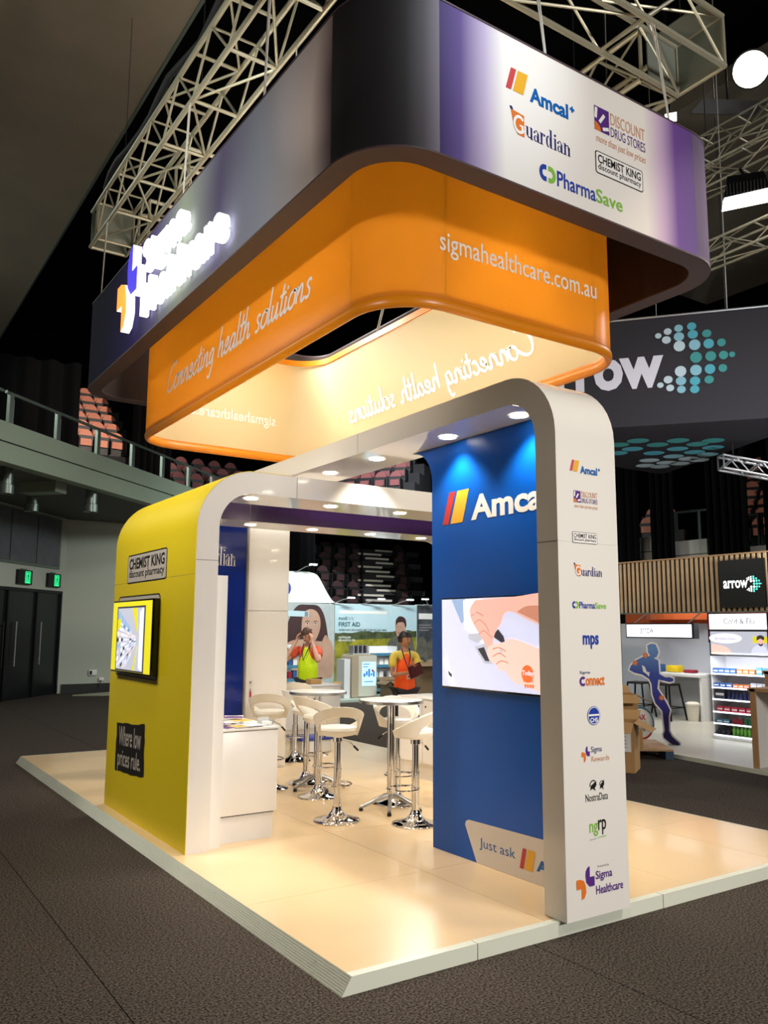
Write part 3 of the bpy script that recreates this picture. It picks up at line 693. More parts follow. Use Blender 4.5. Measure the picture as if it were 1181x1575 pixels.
mb = MB(); mb.box(LA-.012, LA, .05, LB, 0, HP+.001, 'trim_white'); mb.box(.05, LA, LB-.012, LB, 0, HP+.001, 'trim_white'); mb.build('edge_trim', plat, 'thin white edging on the far sides', smooth=0)
random.seed(3)
sc = MB()
for k in range(9):
    y = .3+k*.62; sc.ell(Fr((0, 0, 0), (1, 0, 0), (0, 1, 0)), .03, y, .004, .006, 'metal_rail', HP*.62+.006, seg=8)
sc.build('screw', plat)

# ------------------------------------------------------------------ portal frames
def portal(a0, a1, z0, H, t, Ro, Ri, legR=True, legL=True):
    """closed outline of an arch: outer rounded, inner rounded; a = horizontal axis"""
    O = [(a0, z0)]; seg = 10
    for i in range(seg+1):
        a = math.radians(180-90*i/seg); O.append((a0+Ro+Ro*math.cos(a), H-Ro+Ro*math.sin(a)))
    for i in range(seg+1):
        a = math.radians(90-90*i/seg); O.append((a1-Ro+Ro*math.cos(a), H-Ro+Ro*math.sin(a)))
    O.append((a1, z0))
    O.append((a1-t, z0))
    for i in range(seg+1):
        a = math.radians(90*i/seg); O.append((a1-t-Ri+Ri*math.cos(a), H-t-Ri+Ri*math.sin(a)))
    for i in range(seg+1):
        a = math.radians(90+90*i/seg); O.append((a0+t+Ri+Ri*math.cos(a), H-t-Ri+Ri*math.sin(a)))
    O.append((a0+t, z0)); return O
def lights(fr, pts, parent, r=.052, power=9):
    for (u, v) in pts:
        mb = MB(); mb.arc(fr, u, v, r*1.25, r, 'white_satin', n=.004, seg=24); b = mb.build('downlight', parent, 'white trim ring with lit lens')
        mb = MB(); mb.ell(fr, u, v, r, r, 'lamp_disc', n=.003, seg=20); mb.build('lens', b, 'glowing lens')
        p = fr(u, v, .03); l = spot('downlight_beam', p, p+Vector((0, 0, -1)), power, 110, .6, (1, .9, .75), .05)

# front white portal
A = thing('portal_frame', 'white gloss rounded portal frame spanning right from the yellow wall', 'portal frame', (2.1, 2.6, HP))
ya, yb = 2.343, 2.843
mb = MB(); mb.prism(front(0), portal(.145, 4.1, HP, 2.802, .171, .455, .27), -ya, -yb, 'white_laminate'); mb.build('frame', A)
mb = MB()
for (x0, x1, z0, z1) in ((.1455, .3155, 2.11, 2.114), (.95, .953, 2.632, 2.80)): mb.box(x0, x1, ya-.0012, ya, z0, z1, 'gap_line')
mb.build('panel_joint', A)
lights(soff(2.630), [(.662, -2.565), (1.386, -2.565), (2.085, -2.565), (2.8, -2.565), (3.5, -2.565)], A)
# rear portal with purple face
Cf = thing('portal_frame', 'rear rounded portal frame with dark purple face', 'portal frame', (2.1, 4.1, HP))
mb = MB(); mb.prism(front(0), portal(.145, 4.1, HP, 2.802, .171, .455, .27), -3.852, -4.35, 'white_laminate'); mb.build('frame', Cf)
mb = MB(); mb.prism(front(0), portal(.146, 4.099, HP, 2.801, .169, .454, .271), -3.848, -3.852, 'purple_gloss'); mb.build('face_panel', Cf, 'dark purple gloss face')
mb = MB(); mb.box(1.24, 1.243, 3.8465, 3.848, 2.632, 2.80, 'gap_line'); mb.build('panel_joint', Cf)
lights(soff(2.630), [(.75, -4.1), (1.36, -4.1), (2.053, -4.1), (2.762, -4.1), (3.44, -4.1)], Cf)

# yellow side wall
Y = thing('printed_panel', 'tall yellow printed end wall with rounded top and a small monitor', 'wall panel', (.2, 3.3, HP))
mb = MB(); mb.box(.15, .31, 2.845, 3.845, HP, 2.3, 'white_satin')
def shell(x0, R, t, ya, yb, z0, H, m, xend):
    O = [(x0, z0)]; I = [(x0+t, z0)]
    for i in range(13):
        a = math.radians(180-90*i/12); O.append((x0+R+R*math.cos(a), H-R+R*math.sin(a))); I.append((x0+R+(R-t)*math.cos(a), H-R+(R-t)*math.sin(a)))
    O.append((xend, H)); I.append((xend, H-t))
    mb.prism(front(0), O+I[::-1], -ya, -yb, m)
shell(.146, .454, .02, 2.845, 3.845, HP, 2.80, 'white_satin', .9); mb.build('core', Y)
for (z0, z1, first) in ((HP, 2.008, True), (2.011, 2.806, False)):
    mb = MB()
    if first: mb.box(.141, .145, 2.341, 4.352, z0, z1, 'yellow_print')
    else: shell(.141, .459, .004, 2.341, 4.352, z0, 2.806, 'yellow_print', .9)
    mb.build('face_panel', Y, ['yellow lower print panel', 'yellow curved upper print panel'][0 if first else 1])
sf = side(.141)
mb = MB(); lg_chem(mb, sf, -3.97, 2.0, 1.02, .25, 'grey_print', b=.03); mb.build('logo', Y, 'grey boxed pharmacy logo with black lettering')
mb = MB(); mb.poly(sf, rr(-4.20, -3.065, 1.21, 1.895, .05), 'outline_print', .001); mb.poly(sf, rr(-4.185, -3.08, 1.222, 1.883, .045), 'grey_print', .002); mb.build('backing_print', Y, 'grey outlined panel printed behind the monitor')
mb = MB(); random.seed(5)
P = []
for (a, b, c_, d) in ((-4.07, .40, -3.29, .45), (-3.29, .45, -3.31, .855), (-3.31, .855, -4.07, .805), (-4.07, .805, -4.07, .40)):
    for k in range(9): P.append((a+(c_-a)*k/9+random.uniform(-.008, .008), b+(d-b)*k/9+random.uniform(-.008, .008)))
mb.poly(sf, P, 'black_print', .0015)
fr2 = Fr(sf(-3.99, .615, 0), Vector((0, -1, .045)), (0, 0, 1))
mb.text(fr2, 'Where low', .0, .01, .6, .17, 'grey_print', bold=.01, n=.003); mb.text(fr2, 'prices rule.', -.01, -.20, .61, -.02, 'grey_print', bold=.01, n=.003)
mb.build('slogan_panel', Y, 'black ragged slogan block with grey lettering')
mon = thing('wall_monitor', 'small monitor in a bright yellow bezel on the yellow wall', 'monitor', (.1, 3.6, 1.5))
mb = MB(); mb.bbox(.082, .14, 3.06, 4.14, 1.245, 1.853, 'black_gloss', .006); mb.build('housing', mon)
s2 = side(.0815); mb = MB(); mb.obox(s2, -4.125, -3.075, 1.26, 1.838, 0, .004, 'tv_yellow'); mb.build('bezel', mon, 'bright yellow inner bezel')
s3 = side(.0775); mb = MB(); mb.obox(s3, -3.985, -3.225, 1.262, 1.80, 0, .003, 'tv_dark'); X0, X1, Z0, Z1 = -3.96, -3.25, 1.275, 1.785
mb.poly(s3, [(X0, Z0), (X1, Z0), (X1, Z1), (X0, Z1)], 'tv_grey', .004)
vx, vz = X1-.12, 1.53
def tow(x, z, t): return (x+(vx-x)*t, z+(vz-z)*t)
random.seed(9)
for k in range(11):
    za = Z0-.16+k*.055; z2 = za+.034
    for j in range(9):
        t0, t1 = 1-(1-j/9)**1.0, 1-(1-(j+.86)/9)**1.0
        t0 *= .9; t1 *= .9
        m = random.choice(['tv_white', 'tv_bg', 'tv_blue', 'tv_dark', 'tv_skin_light', 'tv_grey', 'tv_white'])
        q = [tow(X0, za, t0), tow(X0, za, t1), tow(X0, z2, t1), tow(X0, z2, t0)]
        if min(p[1] for p in q) > Z0: mb.poly(s3, q, m, .0045)
for k in range(4):
    t0 = k*.16; mb.poly(s3, [tow(X0, Z1, t0), tow(X0, Z1, t0+.14), tow(X0, Z1-.13, t0+.14), tow(X0, Z1-.13, t0)], 'tv_blue', .0045)
mb.poly(s3, [(X0+.40, Z1), (X0+.52, Z1), tow(X0+.52, Z1, .8), tow(X0+.40, Z1, .8)], 'tv_yellow', .0048)
mb.poly(s3, [(X0, 1.6), (X0+.09, 1.62), (X0+.09, 1.70), (X0, 1.69)], 'tv_yellow', .005)
mb.poly(s3, [(X0+.45, Z0), (X0+.5, Z0), tow(X0+.5, Z0, .8), tow(X0+.45, Z0, .8)], 'tv_yellow', .0048)
mb.poly(s3, [(X1-.1, 1.3), (X1, Z0), (X1, Z1), (X1-.1, 1.75)], 'tv_white', .0048)
mb.build('screen', mon, 'lit picture of a long pharmacy aisle')

# tall logo portal (runs away from the viewer)
XB, YB0, WB, HB = 1.357, -.05, .497, 3.158
B = thing('logo_portal', 'tall white portal frame with a column of printed logos', 'portal frame', (1.6, 2.6, HP))
sfr = Fr((0, 0, 0), (0, 1, 0), (0, 0, 1))
mb = MB(); mb.prism(sfr, portal(YB0, 5.45, HP+.004, HB, .165, .41, .245), XB, XB+WB, 'white_laminate'); mb.build('frame', B)
mb = MB(); mb.box(XB-.0012, XB, YB0, YB0+.166, 2.118, 2.122, 'gap_line'); mb.box(XB, XB+WB, YB0-.0006, YB0, 2.1192, 2.1208, 'joint_pale')
mb.box(XB-.0012, XB, 2.1, 2.103, 2.995, 3.157, 'gap_line'); mb.build('panel_joint', B)
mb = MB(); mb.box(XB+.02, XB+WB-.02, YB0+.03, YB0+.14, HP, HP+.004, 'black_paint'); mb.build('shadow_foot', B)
lights(soff(HB-.166), [(1.585, -.49), (1.585, -1.235), (1.585, -2.176), (1.585, -2.928), (1.585, -3.9)], B, r=.06, power=45)
F = front(YB0)
def logo(label, fn): mb = MB(); fn(mb); mb.build('logo', B, label)
logo('striped red and gold chemist logo', lambda m: lg_amcal(m, F, 1.467, 2.525, .257, .075))
logo('purple square logo with tan discount lettering', lambda m: lg_disc(m, F, 1.493, 2.315, .197, .105))
logo('boxed black chemist logo', lambda m: lg_chem(m, F, 1.473, 2.115, .205, .065, b=.01))
logo('orange and navy serif logo', lambda m: lg_guard(m, F, 1.477, 1.925, .234, .075))
logo('blue and green capsule logo', lambda m: lg_psave(m, F, 1.458, 1.742, .278, .04))
logo('bold blue three-letter logo', lambda m: m.text(F, 'mps', 1.534, 1.515, 1.664, 1.592, 'ink_royal', bold=.03))
def f(m):
    m.text(F, 'Sigma', 1.502, 1.372, 1.585, 1.392, 'ink_navy', bold=.005)
    m.arc(F, 1.526, 1.335, .027, .013, 'ink_purple', 45, 315); m.text(F, 'onnect', 1.548, 1.309, 1.703, 1.362, 'ink_orange', bold=.03)
logo('orange connected lettering logo', f)
def f(m):
    m.ell(F, 1.605, 1.143, .052, .052, 'ink_royal', seg=28); m.arc(F, 1.605, 1.143, .048, .044, 'white_print', n=.003, seg=28)
    m.poly(F, [(1.56, 1.141), (1.65, 1.141), (1.65, 1.151), (1.56, 1.151)], 'white_print', .003); m.text(F, 'CHS', 1.575, 1.108, 1.635, 1.132, 'white_print', bold=.03, n=.003)
logo('round blue badge logo', f)
def f(m):
    mark(m, F, 1.499, .895, .065, .085); m.text(F, 'Sigma', 1.575, .935, 1.662, .975, 'ink_navy', bold=0); m.text(F, 'Rewards', 1.575, .893, 1.721, .922, 'ink_tan', bold=0)
logo('two-petal mark with rewards lettering', f)
def f(m):
    m.text(F, 'NostraData', 1.521, .682, 1.70, .722, 'ink_black', bold=0)
    for (x, s) in ((1.585, 1), (1.655, .7)):
        m.poly(F, [(x-.025*s, .742), (x-.02*s, .765), (x, .775), (x+.022*s, .79), (x+.025*s, .765), (x+.01*s, .75), (x+.018*s, .735), (x-.005*s, .748)], 'ink_black')
        m.arc(F, x, .765, .03*s, .024*s, 'ink_black', 60, 190, seg=8)
logo('black horse-head data logo', f)
def f(m):
    m.text(F, 'ng', 1.545, .495, 1.612, .565, 'ink_green', bold=.01); m.text(F, 'rp', 1.614, .497, 1.678, .578, 'ink_black', bold=.01)
    m.poly(F, [(1.545, .478), (1.60, .481), (1.60, .484), (1.545, .481)], 'ink_grey'); m.poly(F, [(1.61, .483), (1.675, .486), (1.675, .49), (1.61, .487)], 'ink_green')
logo('green and black four-letter logo', f)
def f(m):
    mark(m, F, 1.433, .18, .14, .165); m.text(F, 'Powered by', 1.60, .325, 1.69, .34, 'ink_grey', bold=0)
    m.text(F, 'Sigma', 1.583, .255, 1.715, .312, 'ink_purple', bold=.015); m.text(F, 'Healthcare', 1.583, .19, 1.80, .235, 'ink_purple', bold=.015)
logo('large purple and orange two-petal logo with lettering', f)

# blue screen wall
XW = 1.715
BW = thing('screen_panel', 'bright blue gloss wall standing inside the logo portal', 'wall panel', (1.76, .9, HP))
P = [(.116, HP), (1.6, HP), (1.6, 2.74)]
for i in range(1, 9):
    a = math.radians(180-90*i/8); P.append((1.855+.255*math.cos(a), 2.735+.255*math.sin(a)))
P += [(.36, 2.99)]
for i in range(1, 9):
    a = math.radians(90+90*i/8); P.append((.362+.245*math.cos(a), 2.745+.245*math.sin(a)))
mb = MB(); mb.prism(sfr, P, XW+.002, XW+.12, 'white_laminate'); mb.build('core', BW)
mb = MB(); mb.prism(sfr, P, XW-.001, XW+.002, 'blue_gloss'); mb.build('face_panel', BW, 'blue gloss face')
bw = side(XW-.001)
mb = MB(); bars(mb, bw, -1.469, 2.385, .235, .235, 'ink_red', 'ink_gold', .36); mb.text(bw, 'Amcal', -1.138, 2.385, -.375, 2.565, 'white_print', bold=.035); mb.build('logo', BW, 'large white chemist lettering with red and gold stripes')
mb = MB(); Q = [(-1.115, HP+.001)]+[(-1.235+.0, .30), (-1.225, .325), (-1.195, .338)]+[(-.12, .357), (-.12, HP+.001)]
mb.poly(bw, Q, 'offwhite_print', .0015)
mb.text(bw, 'Just ask', -1.083, .165, -.735, .245, 'ink_blue', bold=-.002, n=.003)
bars(mb, Fr(bw(0, 0, .0015), bw.u, bw.v), -.695, .14, .115, .125, 'ink_red', 'ink_gold', .25); mb.text(bw, 'Amcal', -.545, .155, -.2, .225, 'ink_blue', bold=.035, n=.003)
mb.build('slogan_panel', BW, 'off-white corner panel with blue slogan')
tv = thing('television', 'large flat television on the blue wall showing hands at work', 'television', (1.69, .88, 1.5))
mb = MB(); mb.bbox(1.672, 1.713, .315, 1.437, 1.207, 1.843, 'black_gloss', .005); mb.build('housing', tv)
tf = side(1.6715); mb = MB(); u0, u1, v0, v1 = -1.427, -.325, 1.222, 1.833
S = lambda a, b: (u0+(u1-u0)*a, v0+(v1-v0)*b)
def sp(pts, m, n): mb.poly(tf, [S(*p) for p in pts], m, n)
sp([(0, 0), (1, 0), (1, 1), (0, 1)], 'tv_bg', .0005)
sp([(.1, 1), (.2, .72), (.24, .75), (.24, 1)], 'tv_blue', .0010)
sp([(.22, .98), (.23, .66), (.40, .5), (.55, .62), (.56, .8), (.4, 1)], 'tv_white', .0015)
sp([(.27, .55), (.36, .50), (.42, .56), (.42, .62), (.27, .6)], 'tv_grey', .0020)
sp([(.33, .46), (.42, .28), (.5, .28), (.44, .5)], 'tv_grey', .0020); sp([(.36, .44), (.43, .31), (.47, .31), (.42, .46)], 'tv_dark', .0025)
sp([(.5, .58), (.62, .48), (.60, .58), (.55, .66)], 'tv_dark', .0025)
sp([(.0, .3), (.05, .34), (.13, .0), (.09, 0)], 'tv_white', .0010); sp([(.06, .18), (.10, .14), (.10, .1), (.07, .13)], 'tv_dark', .0015)
# upper hand
P = catmull([(.34, .98), (.29, .88), (.30, .78), (.33, .7), (.38, .6), (.43, .5), (.46, .44), (.50, .46), (.51, .56), (.54, .65), (.58, .72), (.61, .82), (.68, .84), (.80, .76), (.9, .7), (1, .62), (1, 1), (.7, 1), (.34, .98)], 5); sp(P, 'tv_skin', .0030)
for q in ([(.33, .72), (.38, .76), (.44, .70), (.47, .62)], [(.38, .6), (.42, .64), (.5, .56)], [(.3, .8), (.36, .84), (.42, .8)]): mb.stroke(tf, [S(*p) for p in catmull(q, 4)], .006, 'tv_skin_dark', .0035)
mb.arc(tf, *S(.335, .845), .014, .009, 'tv_grey', n=.004)
sp(catmull([(.72, .84), (.82, .9), (1, .86), (1, .66), (.88, .74), (.72, .84)], 4), 'tv_skin_dark', .0032)
# lower hand
P = catmull([(.45, .38), (.49, .30), (.53, .28), (.55, .22), (.60, .22), (.64, .16), (.70, .1), (.82, .06), (1, .02), (1, .42), (.9, .46), (.78, .52), (.66, .56), (.6, .52), (.52, .5), (.46, .46), (.45, .38)], 5); sp(P, 'tv_skin_light', .0032)
for q in ([(.5, .44), (.56, .46), (.62, .42)], [(.5, .36), (.56, .40), (.62, .36)], [(.53, .28), (.58, .32), (.64, .3)]): mb.stroke(tf, [S(*p) for p in catmull(q, 4)], .007, 'tv_skin_dark', .0038)
mb.arc(tf, *S(.575, .42), .014, .008, 'tv_blue', n=.0042)
mb.ell(tf, *S(.80, .2), .055, .055, 'tv_orange', .0045, seg=24); mb.text(tf, 'Today', S(.755, .16)[0], S(0, .17)[1], S(.85, 0)[0], S(0, .235)[1], 'tv_white', bold=.02, n=.005)
mb.text(tf, 'EXTRA', S(.765, .16)[0], S(0, .115)[1], S(.85, 0)[0], S(0, .145)[1], 'tv_orange', bold=.02, n=.005)
for i in range(4): sp([(.775+.02*i, .06), (.79+.02*i, .06), (.79+.02*i, .095), (.775+.02*i, .095)], 'tv_orange', .005)
mb.build('screen', tv, 'lit picture of two hands and a show logo')

# navy wall and storage cupboard at the back
N_ = thing('printed_panel', 'navy gloss wall with cut-off white serif lettering, left of the white cupboard', 'wall panel', (1.4, 5.35, HP))
mb = MB(); mb.box(.95, 1.856, 5.284, 5.44, HP, 2.98, 'white_laminate'); mb.build('core', N_)
mb = MB(); mb.box(.95, 1.856, 5.28, 5.284, HP, 2.98, 'navy_gloss'); mb.build('face_panel', N_, 'navy gloss face')
mb = MB(); serif(mb, front(5.28), 'uardian', 1.335, 2.31, .395, .21, 'white_print'); mb.arc(front(5.28), 1.245, 2.41, .105, .055, 'white_print', 40, 330, sx=.75); mb.poly(front(5.28), [(1.25, 2.40), (1.325, 2.40), (1.325, 2.32), (1.295, 2.32), (1.295, 2.385), (1.25, 2.385)], 'white_print', .003); mb.build('logo', N_, 'white serif lettering')
cup = thing('storage_cupboard', 'tall white storage cupboard with a red key tag in its lock', 'cupboard', (2.12, 5.5, HP))
mb = MB(); mb.box(1.875, 2.39, 5.262, 5.8, HP, 2.98, 'white_laminate'); mb.build('carcass', cup)
mb = MB(); mb.box(1.878, 2.372, 5.245, 5.261, HP+.03, 1.815, 'white_laminate'); d = mb.build('door', cup)
k = MB(); k.tube([(1.93, 5.247, 1.03), (1.93, 5.235, 1.03)], .012, 'brushed', 12); k.box(1.925, 1.935, 5.225, 5.245, .93, .96, 'brushed'); k.build('lock', d)
k = MB(); k.bbox(1.918, 1.94, 5.228, 5.236, .86, .93, 'sign_red', .003); k.build('key_tag', d, 'red key tag')
mb = MB(); mb.box(1.878, 2.372, 5.245, 5.261, 1.822, 2.97, 'white_laminate'); mb.build('upper_panel', cup)

# ------------------------------------------------------------------ hanging rings
def ringpath(x0, x1, y0, y1, R, seg=10):
    """list of (point, outward normal, tag)"""
    out = []
    for cx, cy, a0, tg in ((x0+R, y0+R, 180, 'c0'), (x1-R, y0+R, 270, 'c1'), (x1-R, y1-R, 0, 'c2'), (x0+R, y1-R, 90, 'c3')):
        for i in range(seg+1):
            a = math.radians(a0+90*i/seg); out.append((Vector((cx+R*math.cos(a), cy+R*math.sin(a), 0)), Vector((math.cos(a), math.sin(a), 0))))
    return out
def sweep(mb, path, idx, prof, m, closed=True, endcap=True):
    V = []; F = []; k = len(prof)
    for i in idx:
        p, n = path[i % len(path)]
        for o, z in prof: q = p+n*o; V.append((q.x, q.y, z))
    L = len(idx); full = idx[0] == idx[-1] % len(path) if L > 2 and idx[-1] >= len(path) else False
    for i in range(L-1):
        for j in range(k if closed else k-1):
            F.append((i*k+j, (i+1)*k+j, (i+1)*k+(j+1) % k, i*k+(j+1) % k))
    if closed and endcap and not full: F.append(tuple(range(k-1, -1, -1))); F.append(tuple((L-1)*k+j for j in range(k)))
    mb.add(V, F, m)
HD = thing('overhead_sign', 'big hanging rounded sign ring printed white and purple with logos', 'hanging sign', (1.55, 3.0, 4.27))
p = ringpath(.173, 3.40, .066, 6.30, .45, 10); N11 = 11
z1, z2 = 4.268, 5.234
pan = lambda i0, i1: list(range(i0, i1+1))
for (i0, i1, m, lab) in ((10, 11, 'print_front', 'white centre print with purple sides'), (21, 22, 'ring_corner', 'plain purple long panel'), (32, 33, 'ring_corner', 'plain purple rear panel'), (43, 44, 'print_side_lit', 'mottled white to navy long panel'),
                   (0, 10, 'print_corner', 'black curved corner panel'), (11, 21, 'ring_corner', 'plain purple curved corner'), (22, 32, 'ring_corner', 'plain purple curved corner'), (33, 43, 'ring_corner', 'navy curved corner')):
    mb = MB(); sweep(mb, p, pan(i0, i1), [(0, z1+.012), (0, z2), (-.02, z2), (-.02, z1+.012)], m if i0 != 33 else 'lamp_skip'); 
    if i0 == 33: mb.ms = ['print_side_lit']
    mb.build('print_panel', HD, lab)
mb = MB(); sweep(mb, p, pan(0, 44), [(.003, z1), (.003, z1+.012), (-.15, z1+.012), (-.15, z1)], 'ring_trim'); mb.build('bottom_trim', HD, 'dark underside band')
mb = MB(); sweep(mb, p, pan(0, 44), [(-.13, z1+.012), (-.13, z2), (-.15, z2), (-.15, z1+.012)], 'ring_lining'); mb.build('lining', HD, 'dark brown inner face')
mb = MB(); sweep(mb, p, pan(0, 44), [(.004, z2), (.004, z2+.012), (-.15, z2+.012), (-.15, z2)], 'ring_trim'); mb.build('top_trim', HD)
hf = front(.066)
def hl(label, fn): mb = MB(); fn(mb); mb.build('logo', HD, label)
hl('striped red and gold chemist logo', lambda m: lg_amcal(m, hf, 1.128, 4.86, .60, .17))
hl('orange and navy serif logo', lambda m: lg_guard(m, hf, 1.155, 4.60, .52, .17))
hl('purple square logo with tan discount lettering', lambda m: lg_disc(m, hf, 1.907, 4.79, .505, .27))
hl('boxed black chemist logo', lambda m: lg_chem(m, hf, 1.903, 4.58, .47, .16, b=.02))
hl('blue and green capsule logo', lambda m: lg_psave(m, hf, 1.394, 4.37, .76, .11))
hs = side(.173)
sg = MB(); mark(sg, hs, -4.47, 4.40, .62, .76, 'lit_purple', 'lit_orange', n=.03, ext=.08); sg.build('illuminated_mark', HD, 'lit two-petal emblem in purple and orange')
sg = MB(); sg.text(hs, 'Sigma', -3.76, 4.70, -2.70, 5.07, 'lit_white', bold=.012, n=.03, ext=.07); sg.text(hs, 'Healthcare', -3.76, 4.38, -1.90, 4.69, 'lit_white', bold=.012, n=.03, ext=.07)
sg.build('illuminated_letters', HD, 'glowing white raised lettering')
for i in range(6):
    l = bpy.data.lights.new('letter_glow', 'POINT'); l.energy = .2; l.color = (.9, .92, 1); l.shadow_soft_size = .04; o = bpy.data.objects.new('letter_glow', l); COL.objects.link(o); o.location = (-.02, 2.1+i*.42, 4.72)

OR = thing('hanging_ring', 'orange fabric ring with cream inside hanging below the printed sign', 'hanging sign', (1.75, 3.1, 3.66))
q = ringpath(.697, 3.00, .690, 5.82, .45, 10); z1, z2 = 3.68, 5.0
for (i0, i1, lab) in ((0, 10, 'curved corner'), (10, 11, 'short front fabric'), (11, 21, 'curved corner'), (21, 22, 'long far fabric'), (22, 32, 'curved corner'), (32, 33, 'short rear fabric'), (33, 43, 'curved corner'), (43, 44, 'long near fabric')):
    mb = MB(); sweep(mb, q, pan(i0, i1), [(.0, z1+.05), (.0, z2), (-.006, z2), (-.006, z1+.05)], 'orange_fabric'); mb.build('fabric', OR, None)
mb = MB(); sweep(mb, q, pan(0, 44), [(-.012, z1+.09), (-.012, z2-.05), (-.018, z2-.05), (-.018, z1+.09)], 'cream_lining'); mb.build('lining', OR, 'cream inner face')
hem = [(-.02+.032*math.cos(2*PI*i/12), z1+.035+.045*math.sin(2*PI*i/12)) for i in range(12)]
mb = MB(); sweep(mb, q, pan(0, 44), hem, 'orange_hem'); sweep(mb, q, pan(0, 44), [(-.012, z1+.05), (-.012, z1+.095), (-.022, z1+.095), (-.022, z1+.05)], 'orange_hem'); mb.build('bottom_hem', OR, 'rolled orange lower hem')
mb = MB(); sweep(mb, q, pan(0, 44), [(.006, z2-.06), (.006, z2+.01), (-.035, z2+.01), (-.035, z2-.06)], 'orange_hem'); mb.build('top_hem', OR, 'rolled orange upper hem')
of = front(.690); os_ = side(.697)
mb = MB(); mb.text(of, 'sigmahealthcare.com.au', 1.10, 4.035, 2.578, 4.215, 'white_print', bold=.004); mb.build('lettering', OR, 'white web address')
mb = MB(); script(mb, os_, 'Connecting health solutions', -4.80, 3.90, -1.62, 4.30, 'white_print', w=.2); mb.build('lettering', OR, 'white handwritten slogan')
class Mir(Fr):
    pass
def mir(o, u, v, n):
    f = Fr(o, u, v); f.n = Vector(n); return f
mb = MB(); script(mb, mir((3.0-.019, 0, 0), (0, 1, 0), (0, 0, 1), (-1, 0, 0)), 'Connecting health solutions', 1.75, 3.93, 4.98, 4.35, 'ghost_white', w=.22); mb.build('lettering', OR, 'pale mirrored handwritten slogan')
mb = MB(); mb.text(mir((0, 5.82-.019, 0), (-1, 0, 0), (0, 0, 1), (0, -1, 0)), 'sigmahealthcare.com.au', -2.43, 4.08, -.95, 4.25, 'ghost_white', bold=0); mb.build('lettering', OR, 'pale mirrored web address')
# ------------------------------------------------------------------ counter by the yellow wall
t = thing('brochure_counter', 'low white counter with recessed plinth beside the yellow wall', 'counter', (.65, 2.9, HP))
mb = MB(); mb.bbox(.425, .892, 2.462, 3.28, .268, .862, 'white_satin', .003); mb.build('carcass', t)
mb = MB(); mb.bbox(.422, .90, 2.455, 3.285, .868, .886, 'white_satin', .003); mb.box(.425, .89, 2.46, 3.28, .862, .868, 'gap_line'); mb.build('worktop', t)
mb = MB(); mb.box(.425, .875, 2.49, 3.26, HP, .258, 'white_satin'); mb.box(.422, .874, 2.478, 3.25, .259, .2675, 'black_paint'); mb.box(.419, .4245, 2.478, 2.5, HP, .2675, 'black_paint'); mb.build('plinth', t)  # black strips put the shadow line of the plinth gap into colour
mb = MB(); mb.box(.316, .42, 2.40, 2.46, HP, 2.008, 'white_satin'); tag(mb.build('side_post'), 'narrow white upright panel between portal leg and counter', 'panel')
random.seed(11)
cols = ['brochure_purple', 'brochure_gold', 'white_print', 'brochure_purple', 'offwhite_print', 'brochure_gold', 'white_print', 'ink_grey', 'brochure_purple']
for i in range(9):
    x = .50+.11*(i % 3)+random.uniform(-.02, .02); y = 2.56+.17*(i//3)+random.uniform(-.03, .03); a = random.uniform(-.5, .5); z = .887+.0045*i
    c_, s_ = math.cos(a), math.sin(a); u = Vector((c_, s_, 0)); v = Vector((-s_, c_, 0)); f_ = Fr((x, y, z), u, v)
    mb = MB(); mb.obox(f_, -.075, .075, -.10, .10, 0, .004, 'white_print'); mb.obox(f_, -.074, .074, -.099, .04, .004, .0043, cols[i]); mb.obox(f_, -.06, .03, .05, .08, .004, .0043, 'ink_grey')
    tag(mb.build('brochure', smooth=0), ['front-left', 'front-middle', 'front-right', 'centre-left', 'centre', 'centre-right', 'rear-left', 'rear-middle', 'rear-right'][i]+' brochure of those fanned out on the white counter', 'brochure', 'brochures on the counter')
t = thing('leaflet_holder', 'small clear leaflet holder at the right end of the counter', 'holder', (.83, 2.6, .886))
mb = MB(); mb.box(.78, .88, 2.52, 2.60, .887, .892, 'acrylic'); mb.box(.78, .784, 2.52, 2.60, .892, .93, 'acrylic'); mb.box(.876, .88, 2.52, 2.60, .892, .93, 'acrylic'); mb.box(.784, .876, 2.596, 2.60, .892, .945, 'acrylic'); mb.build('tray', t)
mb = MB(); mb.box(.79, .87, 2.53, 2.59, .893, .915, 'white_print'); mb.build('card_stack', t)
mb = MB(); mb.bbox(.50, .62, 3.02, 3.15, .887, .965, 'white_satin', .02); tag(mb.build('tissue_box'), 'small rounded white box behind the brochures on the counter', 'box')

